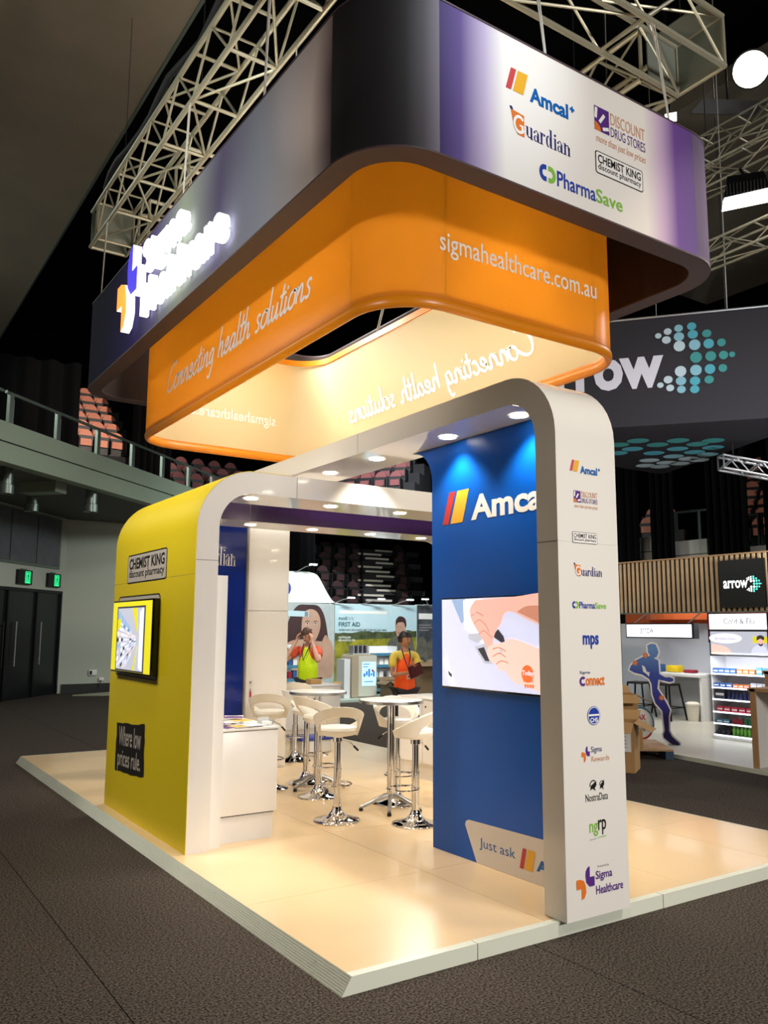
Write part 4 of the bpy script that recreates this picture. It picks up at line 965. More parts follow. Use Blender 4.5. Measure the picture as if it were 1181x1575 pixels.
# ------------------------------------------------------------------ bar stools and tables
def make_stool():
    r = thing('bar_stool', 'x', 'stool')
    mb = MB(); mb.lathe((0, 0, 0), [(0, 0), (.188, 0), (.192, .006), (.185, .012), (.13, .022), (.08, .042), (.048, .075), (.038, .10), (.036, .11), (0, .11)], 'chrome', 36); mb.build('base', r)
    mb = MB(); mb.lathe((0, 0, 0), [(.031, .10), (.031, .40), (.034, .40), (.034, .412), (.026, .414), (.026, .62), (.04, .625), (.04, .66), (0, .66)], 'chrome', 20); mb.build('column', r)
    mb = MB(); P = [(.0+.14*math.sin(a)*1.0, -.02-.15*math.cos(a)+.0, .27) for a in [PI*2*i/24 for i in range(25)]]
    P = [(.13*math.sin(a), .10-.13*math.cos(a), .27) for a in [2*PI*i/24 for i in range(25)]]
    mb.tube(P, .008, 'chrome', 8, cap=False); mb.tube([(0, -.03, .27), (0, .0, .27)], .01, 'chrome'); mb.lathe((0, 0, .25), [(.031, 0), (.037, 0), (.037, .035), (.031, .035)], 'chrome', 20); mb.build('footrest', r)
    mb = MB(); mb.tube([(.03, -.01, .64), (.10, -.04, .62), (.13, -.06, .59)], .004, 'chrome'); mb.tube([(.125, -.057, .595), (.16, -.075, .56)], .009, 'rubber'); mb.build('height_lever', r)
    mb = MB(); mb.lathe((0, .01, 0), [(0, .672), (.10, .672), (.138, .68), (.155, .70), (.16, .722), (.15, .742), (.11, .752), (0, .755)], 'leatherette', 36); mb.build('seat', r)
    # wrap-round shell, open at the back over the cushion; local -y is the back
    N = 60; Mr = 7; V = []; F = []
    zb = .675
    def zhi(a): return zb+.05+.20*((1+math.cos(a))/2)**1.15
    def zlo(a):
        h = math.radians(74)
        return zb+(.005 if abs(a) >= h else .005+.165*math.sqrt(max(0, 1-(a/h)**2)))
    def ptn(a, z, off):
        t_ = (z-zb)/.225; rx = .155+.07*t_+off; ry = .165+.06*t_+off
        return (rx*math.sin(a), -ry*math.cos(a)-.03*t_*max(0, math.cos(a)), z)
    prof = []
    for k in range(Mr): prof.append((.008, k/(Mr-1)))
    prof += [(0, 1.03)]
    for k in range(Mr-1, -1, -1): prof.append((-.018, k/(Mr-1)))
    prof += [(0, -.03)]
    K = len(prof)
    for i in range(N):
        a = -PI+2*PI*i/N; lo_, hi_ = zlo(a), zhi(a)
        for off, s in prof: V.append(ptn(a, lo_+(hi_-lo_)*s, off))
    for i in range(N):
        for j in range(K): F.append((i*K+j, ((i+1) % N)*K+j, ((i+1) % N)*K+(j+1) % K, i*K+(j+1) % K))
    mb = MB(); mb.add(V, F, 'leatherette'); mb.build('backrest', r, smooth=60)
    return r
st0 = make_stool(); first = True
ST = [((1.553, 2.686), -.42, 'white bar stool nearest the viewer, left of the front bar table'),
      ((1.895, 3.61), -1.35, 'white bar stool just behind the nearest one, turned side-on'),
      ((2.13, 4.29), -1.6, 'white bar stool third back in the left cluster'),
      ((2.70, 5.62), -.6, 'white bar stool furthest back, against the rear cabinets'),
      ((2.02, 2.24), .75, 'white bar stool half hidden by the blue wall edge'),
      ((2.335, 2.96), 2.75, 'white bar stool behind the front table, its back rest far side'),
      ((1.68, 4.215), -.6, 'white bar stool seen just over the brochure counter')]
for (p_, a, lab) in ST:
    if first: st0.location = (p_[0], p_[1], HP); st0.rotation_euler = (0, 0, a); st0['label'] = lab; st0['group'] = 'bar stools'; first = False
    else: dup(st0, (p_[0], p_[1], HP), a, lab, 'bar stools')
def make_table():
    r = thing('bar_table', 'x', 'table')
    mb = MB(); mb.lathe((0, 0, 0), [(0, .905), (.275, .905), (.278, .93), (.272, .934), (0, .934)], 'table_white', 48); mb.build('tabletop', r)
    mb = MB(); mb.lathe((0, 0, 0), [(.279, .904), (.284, .904), (.285, .93), (.279, .931)], 'brushed', 48); mb.build('rim', r, 'brushed metal edge band')
    mb = MB(); mb.lathe((0, 0, 0), [(.12, .90), (.12, .905)], 'brushed', 20); mb.lathe((0, 0, 0), [(0, .09), (.033, .09), (.033, .90), (0, .90)], 'chrome', 24); mb.build('column', r)
    for k in range(5):
        a = 2*PI*k/5+.3; c_, s_ = math.cos(a), math.sin(a); mb = MB()
        mb.tube([(c_*.02, s_*.02, .12), (c_*.1, s_*.1, .10), (c_*.2, s_*.2, .055), (c_*.27, s_*.27, .03)], .02, 'brushed', 10, r2=.014); l = mb.build('leg', r)
        mb = MB(); mb.lathe((c_*.265, s_*.265, 0), [(0, 0), (.018, 0), (.018, .022), (0, .022)], 'rubber', 12); mb.build('foot', l, 'black rubber foot')
    return r
tb = make_table(); tb.location = (2.16, 2.80, HP); tb['label'] = 'round white bar table in front, close to the blue wall'; tb['group'] = 'bar tables'
dup(tb, (2.09, 3.99, HP), .5, 'round white bar table behind, in the middle of the stool cluster', 'bar tables')

# low cabinets at the far right of the stand
def cabinet(lab, x0, x1, y0, y1, z1, facing, doors):
    t = thing('low_cabinet', lab, 'cabinet', ((x0+x1)/2, (y0+y1)/2, HP))
    mb = MB(); mb.box(x0, x1, y0, y1, HP+.16, z1-.02, 'white_satin'); mb.build('carcass', t)
    mb = MB(); mb.bbox(x0-.015, x1+.01, y0-.015, y1+.01, z1-.02, z1, 'white_satin', .004); mb.build('worktop', t)
    mb = MB(); mb.box(x0+.025, x1, y0+.025, y1, HP, HP+.16, 'white_satin'); mb.build('plinth', t)
    fr = side(x0) if facing == 'x' else front(y0); a0, a1 = (-y1, -y0) if facing == 'x' else (x0, x1)
    n = doors; w_ = (a1-a0)/n
    for k in range(n):
        mb = MB(); mb.obox(fr, a0+k*w_+.004, a0+(k+1)*w_-.004, HP+.17, z1-.025, 0, .014, 'white_satin'); d = mb.build('door', t)
        mb = MB(); uu = a0+(k+1)*w_-.06 if k % 2 == 0 else a0+k*w_+.06; mb.ell(fr, uu, z1-.09, .012, .012, 'steel_black', .016, seg=10); mb.obox(fr, uu-.008, uu+.008, z1-.23, z1-.18, .014, .03, 'steel_black'); mb.build('lock', d)
    return t
cabinet('white low cabinet on the right, partly behind the blue wall', 3.24, 3.66, 2.9, 4.235, .91, 'x', 3)
cabinet('white low cabinet at the far back under the rear bar table', 3.2, 4.19, 7.1, 7.6, .83, 'y', 2)
t = thing('storage_tub', 'white tub with a blue lid on the floor behind the stools', 'storage box', (3.2, 6.2, HP))
mb = MB(); mb.bbox(3.0, 3.42, 6.0, 6.35, HP, HP+.16, 'white_satin', .02); mb.build('tub', t)
mb = MB(); mb.bbox(2.98, 3.44, 5.98, 6.37, HP+.16, HP+.19, 'lid_blue', .008); mb.build('lid', t, 'blue lid')
mb = MB(); mb.bbox(3.82, 4.0, 7.3, 7.45, .832, .90, 'cardboard', .005); tag(mb.build('carton'), 'small open carton on the rear white cabinet', 'box')

# ------------------------------------------------------------------ people
def skinned(nodes, edges, root=0, sub=2):
    me = bpy.data.meshes.new('s'); me.from_pydata([n[0] for n in nodes], edges, []); o = bpy.data.objects.new('s', me); COL.objects.link(o)
    md = o.modifiers.new('k', 'SKIN'); md.use_smooth_shade = True; md.branch_smoothing = .6
    if not me.skin_vertices: me.skin_vertices.new()
    for i, n in enumerate(nodes):
        sv = me.skin_vertices[0].data[i]; r = n[1]; sv.radius = (r, r) if not isinstance(r, tuple) else r; sv.use_root = (i == root)
    sb = o.modifiers.new('d', 'SUBSURF'); sb.levels = sub
    dg = bpy.context.evaluated_depsgraph_get(); m2 = bpy.data.meshes.new_from_object(o.evaluated_get(dg))
    V = [v.co[:] for v in m2.vertices]; F_ = [tuple(p.vertices) for p in m2.polygons]
    bpy.data.objects.remove(o, do_unlink=True); return V, F_
def chain(pts): return [(p[0], p[1]) for p in pts], [(i, i+1) for i in range(len(pts)-1)]
def head_mesh(mb, c, yaw, tilt, skin, s=1.0):
    """ellipsoid head with brow, nose, chin, ears; local -y is the face"""
    Mx = Matrix.Translation(Vector(c)) @ Matrix.Rotation(yaw, 4, 'Z') @ Matrix.Rotation(tilt, 4, 'X') @ Matrix.Scale(s, 4)
    V = []; F_ = []; nu, nv = 24, 18
    for j in range(nv+1):
        ph = PI*j/nv; z = math.cos(ph)
        for i in range(nu):
            th = 2*PI*i/nu; x = math.sin(th)*math.sin(ph); y = -math.cos(th)*math.sin(ph)
            X, Y_, Z = x*.074, y*.094, z*.114
            if z < 0: X *= 1-.32*(-z)**1.3; Y_ *= 1-.12*(-z)
            f_ = max(0, -y)
            d = math.exp(-((x/.16)**2))*f_
            Y_ -= .020*d*math.exp(-((z+.22)/.2)**2)               # nose
            Y_ -= .006*f_*math.exp(-((z-.2)/.12)**2)
            Y_ += .008*math.exp(-(((abs(x)-.38)/.2)**2))*f_*math.exp(-((z-.02)/.12)**2)   # eye sockets
            Y_ -= .007*math.exp(-((x/.3)**2))*f_*math.exp(-((z+.55)/.08)**2)             # lips
            Y_ -= .010*math.exp(-((x/.35)**2))*f_*math.exp(-((z+.85)/.12)**2)            # chin
            V.append(Mx @ Vector((X, Y_, Z)))
    for j in range(nv):
        for i in range(nu): F_.append((j*nu+i, j*nu+(i+1) % nu, (j+1)*nu+(i+1) % nu, (j+1)*nu+i))
    mb.add(V, F_, skin)
    for sx in (-1, 1):
        W_ = []; G = []
        for j in range(5):
            for i in range(8):
                a = 2*PI*i/8; b = -PI/2+PI*j/4; W_.append(Mx @ Vector((sx*(.072+.008*math.sin(b)+.004), .008+.018*math.cos(a)*math.cos(b), .0+.03*math.sin(a)*math.cos(b))))
        for j in range(4):
            for i in range(8): G.append((j*8+i, j*8+(i+1) % 8, (j+1)*8+(i+1) % 8, (j+1)*8+i))
        mb.add(W_, G, skin)
    return Mx
def face_bits(mb, Mx, m_eye='eye_dark', lip='lip'):
    for sx in (-1, 1):
        P = [Mx @ Vector((sx*(.029+.013*math.cos(2*PI*i/10)), -.0905+.006*abs(math.cos(2*PI*i/10)), .006+.006*math.sin(2*PI*i/10))) for i in range(10)]
        mb.add(P, [tuple(range(10))], m_eye)
        P = [Mx @ Vector((sx*(.014+.032*i/5), -.0945+.010*(i/5)**2, .026+.004*math.sin(i/5*PI)+dz)) for dz in (0, .005) for i in range(6)]
        mb.add(P, [(i, i+1, i+7, i+6) for i in range(5)], m_eye)
    P = [Mx @ Vector((.024*math.cos(2*PI*i/12), -.094+.006*abs(math.cos(2*PI*i/12)), -.058+.007*math.sin(2*PI*i/12))) for i in range(12)]
    mb.add(P, [tuple(range(12))], lip)
def cap_hair(mb, Mx, m, back=.3, low=-.35, face=.36, grow=1.13):
    V = []; F_ = []; nu, nv = 28, 14; ok = {}
    for j in range(nv+1):
        ph = PI*.82*j/nv; z = math.cos(ph)
        for i in range(nu):
            th = 2*PI*i/nu; x = math.sin(th)*math.sin(ph); y = -math.cos(th)*math.sin(ph)
            g = grow*(1+.012*math.sin(th*9+j)); V.append(Mx @ Vector((x*.074*g, y*.094*g+.004, z*.114*g+.004)))
    for j in range(nv):
        for i in range(nu):
            th = 2*PI*(i+.5)/nu; ph = PI*.82*(j+.5)/nv; y = -math.cos(th)*math.sin(ph); z = math.cos(ph)
            if y < -.3 and z < face: continue
            if z < low: continue
            F_.append((j*nu+i, j*nu+(i+1) % nu, (j+1)*nu+(i+1) % nu, (j+1)*nu+i))
    mb.add(V, F_, m)
def hand(nodes, edges, wrist_i, wrist, d, n, thumb, curl=.5, L=.17):
    """palm + five fingers grown from the wrist node; d = pointing direction, n = palm normal"""
    d = Vector(d).normalized(); n = Vector(n).normalized(); s = d.cross(n).normalized()*thumb; w = Vector(wrist)
    b = len(nodes); nodes.append((w+d*.045, .026)); edges.append((wrist_i, b)); pc = w+d*.06
    for k, (o, l) in enumerate(((.030, .068), (.010, .076), (-.010, .070), (-.028, .055))):
        p0 = w+d*.085+s*o; i0 = len(nodes); nodes.append((p0, .0105)); edges.append((b, i0))
        a = curl*.6; q = d*math.cos(a)+n*math.sin(a); p1 = p0+q*l*.5; nodes.append((p1, .009)); edges.append((i0, i0+1))
        a = curl*1.5; q = d*math.cos(a)+n*math.sin(a); p2 = p1+q*l*.5; nodes.append((p2, .0075)); edges.append((i0+1, i0+2))
    i0 = len(nodes); t1 = w+d*.03+s*.036+n*.01; nodes.append((t1, .012)); edges.append((b, i0)); nodes.append((t1+d*.03+s*.014+n*.012, .010)); edges.append((i0, i0+1)); nodes.append((t1+d*.055+s*.012+n*.02, .008)); edges.append((i0+1, i0+2))
def person(lab, loc, rot, H, J, skin, hairm, face_yaw, face_tilt, shirt, vest, arms, heads, belly=0, bun=False, arm=1.0):
    """local frame: -y is forward, +x is the figure's left. arms = ((elbow, wrist, handdir, palmnormal) right, left)"""
    k = H/1.66; r = thing('person', lab, 'person', loc); r.rotation_euler = (0, 0, rot)
    v = lambda x, y, z: Vector((x*k, y*k, z*k))
    nodes = [(v(0, 0, .92), (.15*k, .115*k)), (v(0, -.01-belly*.3, 1.08), ((.125+belly)*k, (.10+belly)*k)), (v(0, 0, 1.26), ((.15+belly*.4)*k, (.105+belly*.3)*k)), (v(0, .01, 1.37), (.115*k, .075*k)), (v(0, .005, 1.45), .052*k), (v(*heads[0]), .05*k)]
    edges = [(0, 1), (1, 2), (2, 3), (3, 4), (4, 5)]
    aj = []
    for sx, (el, wr, hd, pn) in zip((-1, 1), arms):
        b = len(nodes); nodes += [(v(sx*.17, .01, 1.355), .052*k*arm), ((v(sx*.17, .01, 1.355)+v(*el))/2, .045*k*arm), (v(*el), .038*k*arm), ((v(*el)+v(*wr))/2, .033*k*arm), (v(*wr), .024*k)]
        edges += [(3, b), (b, b+1), (b+1, b+2), (b+2, b+3), (b+3, b+4)]; hand(nodes, edges, b+4, v(*wr), hd, pn, -sx, .7)
        aj.append(b)
    for sx in (-1, 1):
        b = len(nodes); nodes += [(v(sx*.09, 0, .86), .085*k), (v(sx*.10, -.01, .50), .055*k), (v(sx*.105, .01, .28), .048*k), (v(sx*.11, .02, .09), .034*k), (v(sx*.115, -.10, .035), .03*k)]
        edges += [(0, b), (b, b+1), (b+1, b+2), (b+2, b+3), (b+3, b+4)]
    V, F_ = skinned(nodes, edges, 0, 2); mb = MB(); mb.add(V, F_, skin)
    hm = MB(); Mx = head_mesh(mb, v(*heads[1]), face_yaw, face_tilt, skin, k*1.0)
    face_bits(mb, Mx); mb.build('body', r, smooth=180)
    cap_hair(hm, Mx, hairm)
    if bun: hm.add([Mx @ Vector((.035*math.sin(b)*math.cos(a), .105+.03*math.sin(b)*math.sin(a), .03+.035*math.cos(b))) for b in [PI*j/8 for j in range(9)] for a in [2*PI*i/12 for i in range(12)]], [(j*12+i, j*12+(i+1) % 12, (j+1)*12+(i+1) % 12, (j+1)*12+i) for j in range(8) for i in range(12)], hairm)
    hm.build('hair', r, smooth=180)
    # clothes: shells over the same skeleton
    g = 1.10
    def shell_(name, nd, ed, m, lab=None):
        V, F_ = skinned(nd, ed, 0, 2); q = MB(); q.add(V, F_, m); return q.build(name, r, lab, smooth=180)
    tn = [(nodes[0][0]+v(0, 0, .02), (.158*k, .122*k)), (nodes[1][0], ((.135+belly)*k, (.11+belly)*k)), (nodes[2][0], ((.158+belly*.4)*k, (.113+belly*.3)*k)), (nodes[3][0]+v(0, 0, .005), (.12*k, .083*k))]; te = [(0, 1), (1, 2), (2, 3)]
    for b in aj:
        i = len(tn); tn += [(nodes[b][0], .068*k*arm), (nodes[b][0].lerp(nodes[b+1][0], 1.35), .063*k*arm)]; te += [(3, i), (i, i+1)]
    shell_('tee_shirt', tn, te, shirt)
    vn = [(v(0, 0, .79), (.175*k, .135*k)), (v(0, 0, .92), (.172*k, .135*k)), (nodes[1][0], ((.150+belly)*k, (.124+belly)*k)), (nodes[2][0], ((.170+belly*.4)*k, (.136+belly*.3)*k)), (v(0, .0, 1.36), (.14*k, .118*k)), (v(0, .005, 1.41), (.09*k, .075*k))]
    vn += [(v(-.13, .0, 1.365), .092*k), (v(.13, .0, 1.365), .092*k)]
    shell_('safety_vest', vn, [(i, i+1) for i in range(5)]+[(4, 6), (4, 7)], vest)
    ln = [(v(0, 0, .88), (.16*k, .125*k))]; le = []
    for sx in (-1, 1):
        b = len(ln); ln += [(v(sx*.09, 0, .82), .098*k), (v(sx*.10, -.01, .50), .068*k), (v(sx*.107, .015, .16), .058*k)]; le += [(0, b), (b, b+1), (b+1, b+2)]
    shell_('trousers', ln, le, 'trouser')
    for sx in (-1, 1):
        q = MB(); q.bbox((sx*.115-.045)*k, (sx*.115+.045)*k, -.17*k, .08*k, 0, .085*k, 'shoe', .025); q.build('shoe', r)
    q = MB(); q.tube([v(-.06, -.04, 1.45), v(-.05, -.105-belly, 1.33), v(0, -.14-belly*1.2, 1.18), v(.05, -.105-belly, 1.33), v(.06, -.04, 1.45)], .008, 'lanyard', 6); q.build('lanyard', r)
    return r, v
rp, v = person('person in hi-vis yellow vest over an orange tee holding both hands to the head', (0, 0, 0), 0, 1.60, None, 'skin_a', 'hair_brown', -.1, .38, 'tee_orange', 'vest_yellow',
    (((-.33, -.22, 1.16), (-.15, -.15, 1.47), (.15, .10, .9), (.9, .3, 0)), ((.30, -.26, 1.17), (.14, -.15, 1.47), (-.15, .10, .9), (-.9, .3, 0))),
    ((0, -.03, 1.50), (0, -.065, 1.575)), belly=.035, arm=1.25)
rp.location = (4.25, 8.18, 0); rp.rotation_euler = (0, 0, YAWROT1 if 'YAWROT1' in globals() else -.95)
rp, v = person('person in orange safety vest and yellow tee looking right, holding a maroon folder', (0, 0, 0), 0, 1.56, None, 'skin_b', 'hair_dark', .45, 0, 'tee_yellow', 'vest_orange',
    (((-.21, -.06, 1.07), (-.03, -.27, 1.12), (.8, -.3, .2), (0, -.3, 1)), ((.20, -.10, 1.08), (.07, -.29, 1.15), (-.5, -.4, .35), (0, .2, 1))),
    ((0, 0, 1.50), (0, -.012, 1.57)), belly=0, bun=True)
q = MB(); q.obox(Fr(v(.0, -.12, 1.02), (1, 0, 0), (0, 0, 1)), -.025, .035, 0, .10, .03, .04, 'white_print'); q.obox(Fr(v(.0, -.12, 1.02), (1, 0, 0), (0, 0, 1)), -.01, .02, .03, .05, .04, .042, 'sticker_red'); q.build('name_badge', rp, 'white clip badge')
W2 = (4.53, 5.97, 0); rp.location = W2; rp.rotation_euler = (0, 0, -.25)
cr, sr = math.cos(-.25), math.sin(-.25)
def w2(x, y, z): p_ = v(x, y, z); return Vector((W2[0]+p_.x*cr-p_.y*sr, W2[1]+p_.x*sr+p_.y*cr, p_.z))
mb = MB(); f_ = Fr(w2(.045, -.335, 1.10), Vector((.8, -.2, .35)), Vector((-.3, 0, .9))); mb.obox(f_, -.09, .10, -.03, .13, -.012, .012, 'maroon_bag'); mb.obox(f_, -.07, .09, 0, .11, .012, .03, 'maroon_bag')
tag(mb.build('folder'), 'dark maroon folder held against the orange vest', 'folder')
# ------------------------------------------------------------------ first-aid booth beyond the aisle
t = thing('booth_floor', 'pale green-grey raised floor of the far display booth', 'platform', (10, 14, 0))
mb = MB(); mb.box(6, 14, 12.75, 15.6, 0, .05, 'booth_green'); mb.build('deck', t)
BY = 15.5; bf_ = front(BY)
t = thing('display_backdrop', 'far booth back wall with printed panels and S-curved white header', 'display wall', (9.5, 15.55, .05))
mb = MB(); mb.box(6.6, 8.98, BY+.003, BY+.1, .05, 2.26, 'booth_white'); mb.box(9.0, 11.62, BY+.003, BY+.1, .05, 2.28, 'booth_white'); mb.box(11.64, 13.4, BY+.003, BY+.1, .05, 2.3, 'booth_white'); mb.build('core', t)
P = [(6.6, 2.262), (9.15, 2.285)]+catmull([(9.15, 2.285), (8.95, 2.33), (8.78, 2.52), (8.60, 2.80), (8.45, 3.0), (8.2, 3.07), (7.9, 3.07)], 5)[1:]+[(6.6, 3.05)]
mb = MB(); mb.prism(bf_, P, -.08, 0, 'booth_white'); mb.build('curved_header', t, 'S-curved white header board')
mb = MB(); mb.ell(bf_, 7.5, 2.63, .20, .20, 'ink_royal', .003, seg=28); mb.build('header_disc', t, 'blue disc mark')
# portrait panel
mb = MB(); mb.obox(bf_, 6.6, 8.98, .06, 2.25, 0, .003, 'poster_bg')
E_ = lambda pts, m, n, k=5: mb.poly(bf_, catmull(pts, k), m, n)
E_([(7.62, .9), (7.55, 1.4), (7.68, 1.9), (7.9, 2.2), (8.2, 2.23), (8.5, 2.2), (8.68, 1.95), (8.78, 1.5), (8.8, 1.2), (8.5, 1.1), (8.0, .95), (7.62, .9)], 'poster_hair', .005)
E_([(7.45, .4), (7.55, 1.15), (7.9, 1.35), (8.6, 1.3), (8.85, 1.35), (8.98, 1.0), (8.96, .5), (8.7, .35), (7.45, .4)], 'poster_skin', .007)
E_([(8.02, 1.55), (8.03, 1.85), (8.12, 2.06), (8.28, 2.12), (8.46, 2.05), (8.56, 1.85), (8.55, 1.6), (8.44, 1.35), (8.3, 1.26), (8.14, 1.34), (8.02, 1.55)], 'poster_skin', .009)
for x in (8.18, 8.42):
    mb.ell(bf_, x, 1.745, .045, .018, 'white_print', .011, seg=14); mb.ell(bf_, x, 1.745, .018, .018, 'poster_hair', .012, seg=12); mb.stroke(bf_, catmull([(x-.06, 1.79), (x, 1.82), (x+.06, 1.80)], 4), .016, 'poster_hair', .012)
    mb.stroke(bf_, [(x-.05, 1.757), (x, 1.768), (x+.05, 1.755)], .01, 'poster_hair', .012)
mb.ell(bf_, 8.3, 1.6, .03, .014, 'poster_hair', .012); mb.ell(bf_, 8.3, 1.48, .055, .018, 'sticker_red', .012)
mb.poly(bf_, [(6.9, 1.95), (8.22, 1.92), (8.22, 2.06), (6.9, 2.10)], 'sky_print', .013); mb.poly(bf_, [(8.1, 1.93), (8.2, 1.93), (8.2, 2.05), (8.1, 2.05)], 'ink_grey', .014)
E_([(8.62, 1.3), (8.7, 1.45), (8.78, 1.4), (8.85, 1.0), (8.93, .5), (8.75, .45), (8.62, .9), (8.62, 1.3)], 'poster_skin', .013)
mb.build('wall_panel', t, 'portrait of a dark-haired woman')
# first aid panel
mb = MB(); mb.obox(bf_, 9.0, 11.62, .06, 2.27, 0, .003, 'sky_print')
mb.poly(bf_, [(9.0, .06), (11.62, .06), (11.62, 1.42), (9.0, 1.42)], 'field_print', .005)
T_ = [(9.0, 1.32)]; random.seed(4)
for k in range(21): T_.append((9.0+2.62*k/20, 1.50+.05*random.random()+.06*(k/20)))
T_.append((11.62, 1.40)); mb.poly(bf_, T_, 'trees_print', .007)
mb.text(bf_, 'mundi', 9.11, 1.85, 9.36, 1.95, 'ink_teal', n=.009); mb.text(bf_, 'care', 9.37, 1.85, 9.56, 1.93, 'ink_grey', bold=-.01, n=.009)
mb.text(bf_, 'FIRST AID', 9.11, 1.68, 9.77, 1.80, 'ink_teal', bold=.02, n=.009); mb.text(bf_, 'WHEN NATURE HURTS HER SCIENCE CAN HEAL', 9.11, 1.565, 10.63, 1.62, 'ink_black', bold=.01, n=.009)
mb.text(bf_, 'AUSTRALIAN', 9.11, 1.375, 9.48, 1.43, 'white_print', bold=.02, n=.011); mb.text(bf_, 'MELALEUCA OIL', 9.11, 1.30, 9.62, 1.355, 'white_print', bold=.02, n=.011)
mb.obox(bf_, 9.12, 10.75, 2.02, 2.10, .003, .008, 'white_print'); mb.obox(bf_, 10.63, 10.74, 2.02, 2.10, .008, .010, 'sky_print')
E_([(10.62, .9), (10.66, 1.25), (10.85, 1.42), (11.1, 1.48), (11.4, 1.42), (11.52, 1.2), (11.56, .8), (11.1, .6), (10.62, .9)], 'poster_shirt', .009)
E_([(10.92, 1.55), (10.9, 1.75), (10.98, 1.88), (11.14, 1.9), (11.24, 1.78), (11.22, 1.55), (11.1, 1.4), (10.97, 1.43), (10.92, 1.55)], 'poster_skin', .011)
E_([(10.93, 1.72), (10.92, 1.86), (11.04, 1.97), (11.22, 1.92), (11.27, 1.75), (11.24, 1.66), (11.18, 1.8), (11.0, 1.8), (10.93, 1.72)], 'poster_hair', .013)
for x in (10.99, 11.1): mb.ell(bf_, x, 1.68, .016, .008, 'poster_hair', .013, seg=8)
mb.stroke(bf_, [(10.98, 1.52), (11.08, 1.515)], .012, 'poster_hair', .013)
mb.build('wall_panel', t, 'yellow field print with blue sky and farmer')
mb = MB(); mb.obox(bf_, 11.64, 13.4, .06, 2.29, 0, .003, 'poster_dark'); mb.obox(bf_, 11.7, 12.9, 1.9, 2.06, .003, .006, 'white_print')
mb.text(bf_, 'SCIENCE', 11.7, 1.66, 12.2, 1.73, 'white_print', bold=.02, n=.006) if False else None
for k, (a, b) in enumerate(((11.7, 12.12), (11.7, 12.22), (11.7, 12.05))): mb.obox(bf_, a, b, 1.72-.07*k, 1.75-.07*k, .003, .006, 'ink_grey')
random.seed(8)
for k in range(5):
    x, z = 11.8+.28*k, 1.2-.12*(k % 3); E_([(x-.2, z-.3), (x-.14, z+.1), (x+.03, z+.22), (x+.18, z), (x+.14, z-.35), (x-.2, z-.3)], 'poster_shirt', .005+.002*k)
mb.build('wall_panel', t, 'dark monochrome foliage print')
for k, (x, z, dx, dz, lab) in enumerate(((7.85, 3.05, .28, .18, 'small arm light on top of the curved header'), (8.96, 2.27, .31, .15, 'small arm light at the foot of the S curve'), (9.88, 2.27, .33, .14, 'small arm light above the first-aid lettering'), (10.87, 2.27, .28, .14, 'small arm light above the farmer print'), (12.0, 2.29, -.34, .15, 'small arm light leaning left over the dark print'))):
    a = thing('arm_light', lab, 'light', (x, BY, z), 'arm lights on the booth wall')
    mb = MB(); mb.tube([(x-.12, BY+.03, z+.01), (x, BY-.05, z+.02), (x+dx*.55, BY-.2, z+dz*.75), (x+dx, BY-.35, z+dz)], .013, 'silver_tube', 6); mb.build('arm', a)
    mb = MB(); mb.bbox(x+dx-.11, x+dx+.11, BY-.40, BY-.32, z+dz-.01, z+dz+.03, 'shelf_white', .01); h = mb.build('head', a); mb = MB(); mb.box(x+dx-.1, x+dx+.1, BY-.395, BY-.325, z+dz-.014, z+dz-.010, 'lamp_soft'); mb.build('lens', h)
ks = thing('display_kiosk', 'beige rounded kiosk with an upright lit blue screen', 'kiosk', (8.45, 13.4, .05))
mb = MB(); k2 = front(13.2); P = [(8.13, .06), (8.81, .06), (8.81, .95), (8.79, 1.0), (8.74, 1.03), (8.20, 1.03), (8.15, 1.0), (8.13, .95)]; mb.prism(k2, P, -.5, 0, 'kiosk_beige'); mb.build('cabinet', ks)
mb = MB(); mb.obox(k2, 8.30, 8.80, .08, 1.0, 0, .012, 'kiosk_front'); mb.build('front_panel', ks); mb = MB(); mb.obox(k2, 8.395, 8.775, .31, .86, .012, .018, 'screen_cyan')
mb.obox(k2, 8.42, 8.60, .80, .82, .018, .019, 'screen_blue'); mb.obox(k2, 8.42, 8.55, .74, .76, .018, .019, 'screen_blue')
for k in range(5): mb.obox(k2, 8.43+.065*k, 8.48+.065*k, .52+.03*(k % 2), .60+.05*(k % 3), .018, .019, 'screen_blue')
mb.ell(k2, 8.68, .66, .03, .03, 'sticker_red', .02); mb.obox(k2, 8.45, 8.7, .40, .42, .018, .019, 'screen_blue'); mb.build('screen', ks, 'lit pale blue screen with small icons')
mb = MB(); mb.box(7.95, 8.11, 13.25, 13.6, .05, .93, 'shelf_white'); tag(mb.build('end_panel'), 'slim pale panel standing left of the beige kiosk', 'panel')
lf = thing('leaflet_rack', 'rack of upright leaflets on top of the kiosk', 'rack', (8.4, 13.4, 1.03)); mb = MB(); mb.box(8.18, 8.62, 13.25, 13.5, 1.032, 1.06, 'acrylic'); mb.build('tray', lf)
for k in range(7): mb = MB(); mb.box(8.2+.06*k, 8.235+.06*k, 13.27, 13.48, 1.06, 1.24-.012*(k % 2), 'pack_dark' if k % 2 else 'ink_grey'); mb.build('leaflet', lf)
su = thing('display_shelves', 'white gondola shelves with teal fronts behind the orange-vest person', 'shelves', (9.4, 14.1, .05))
mb = MB(); mb.box(9.02, 9.82, 14.25, 14.3, .05, 1.2, 'shelf_white'); mb.box(9.0, 9.03, 13.85, 14.3, .05, 1.2, 'shelf_white'); mb.box(9.80, 9.83, 13.85, 14.3, .05, 1.2, 'shelf_white'); mb.build('carcass', su)
for z in (.15, .42, .72, 1.0): mb = MB(); mb.box(9.03, 9.80, 13.86, 14.25, z, z+.025, 'shelf_white'); mb.box(9.03, 9.80, 13.85, 13.86, z-.03, z+.04, 'box_teal'); mb.build('shelf', su)
random.seed(12)
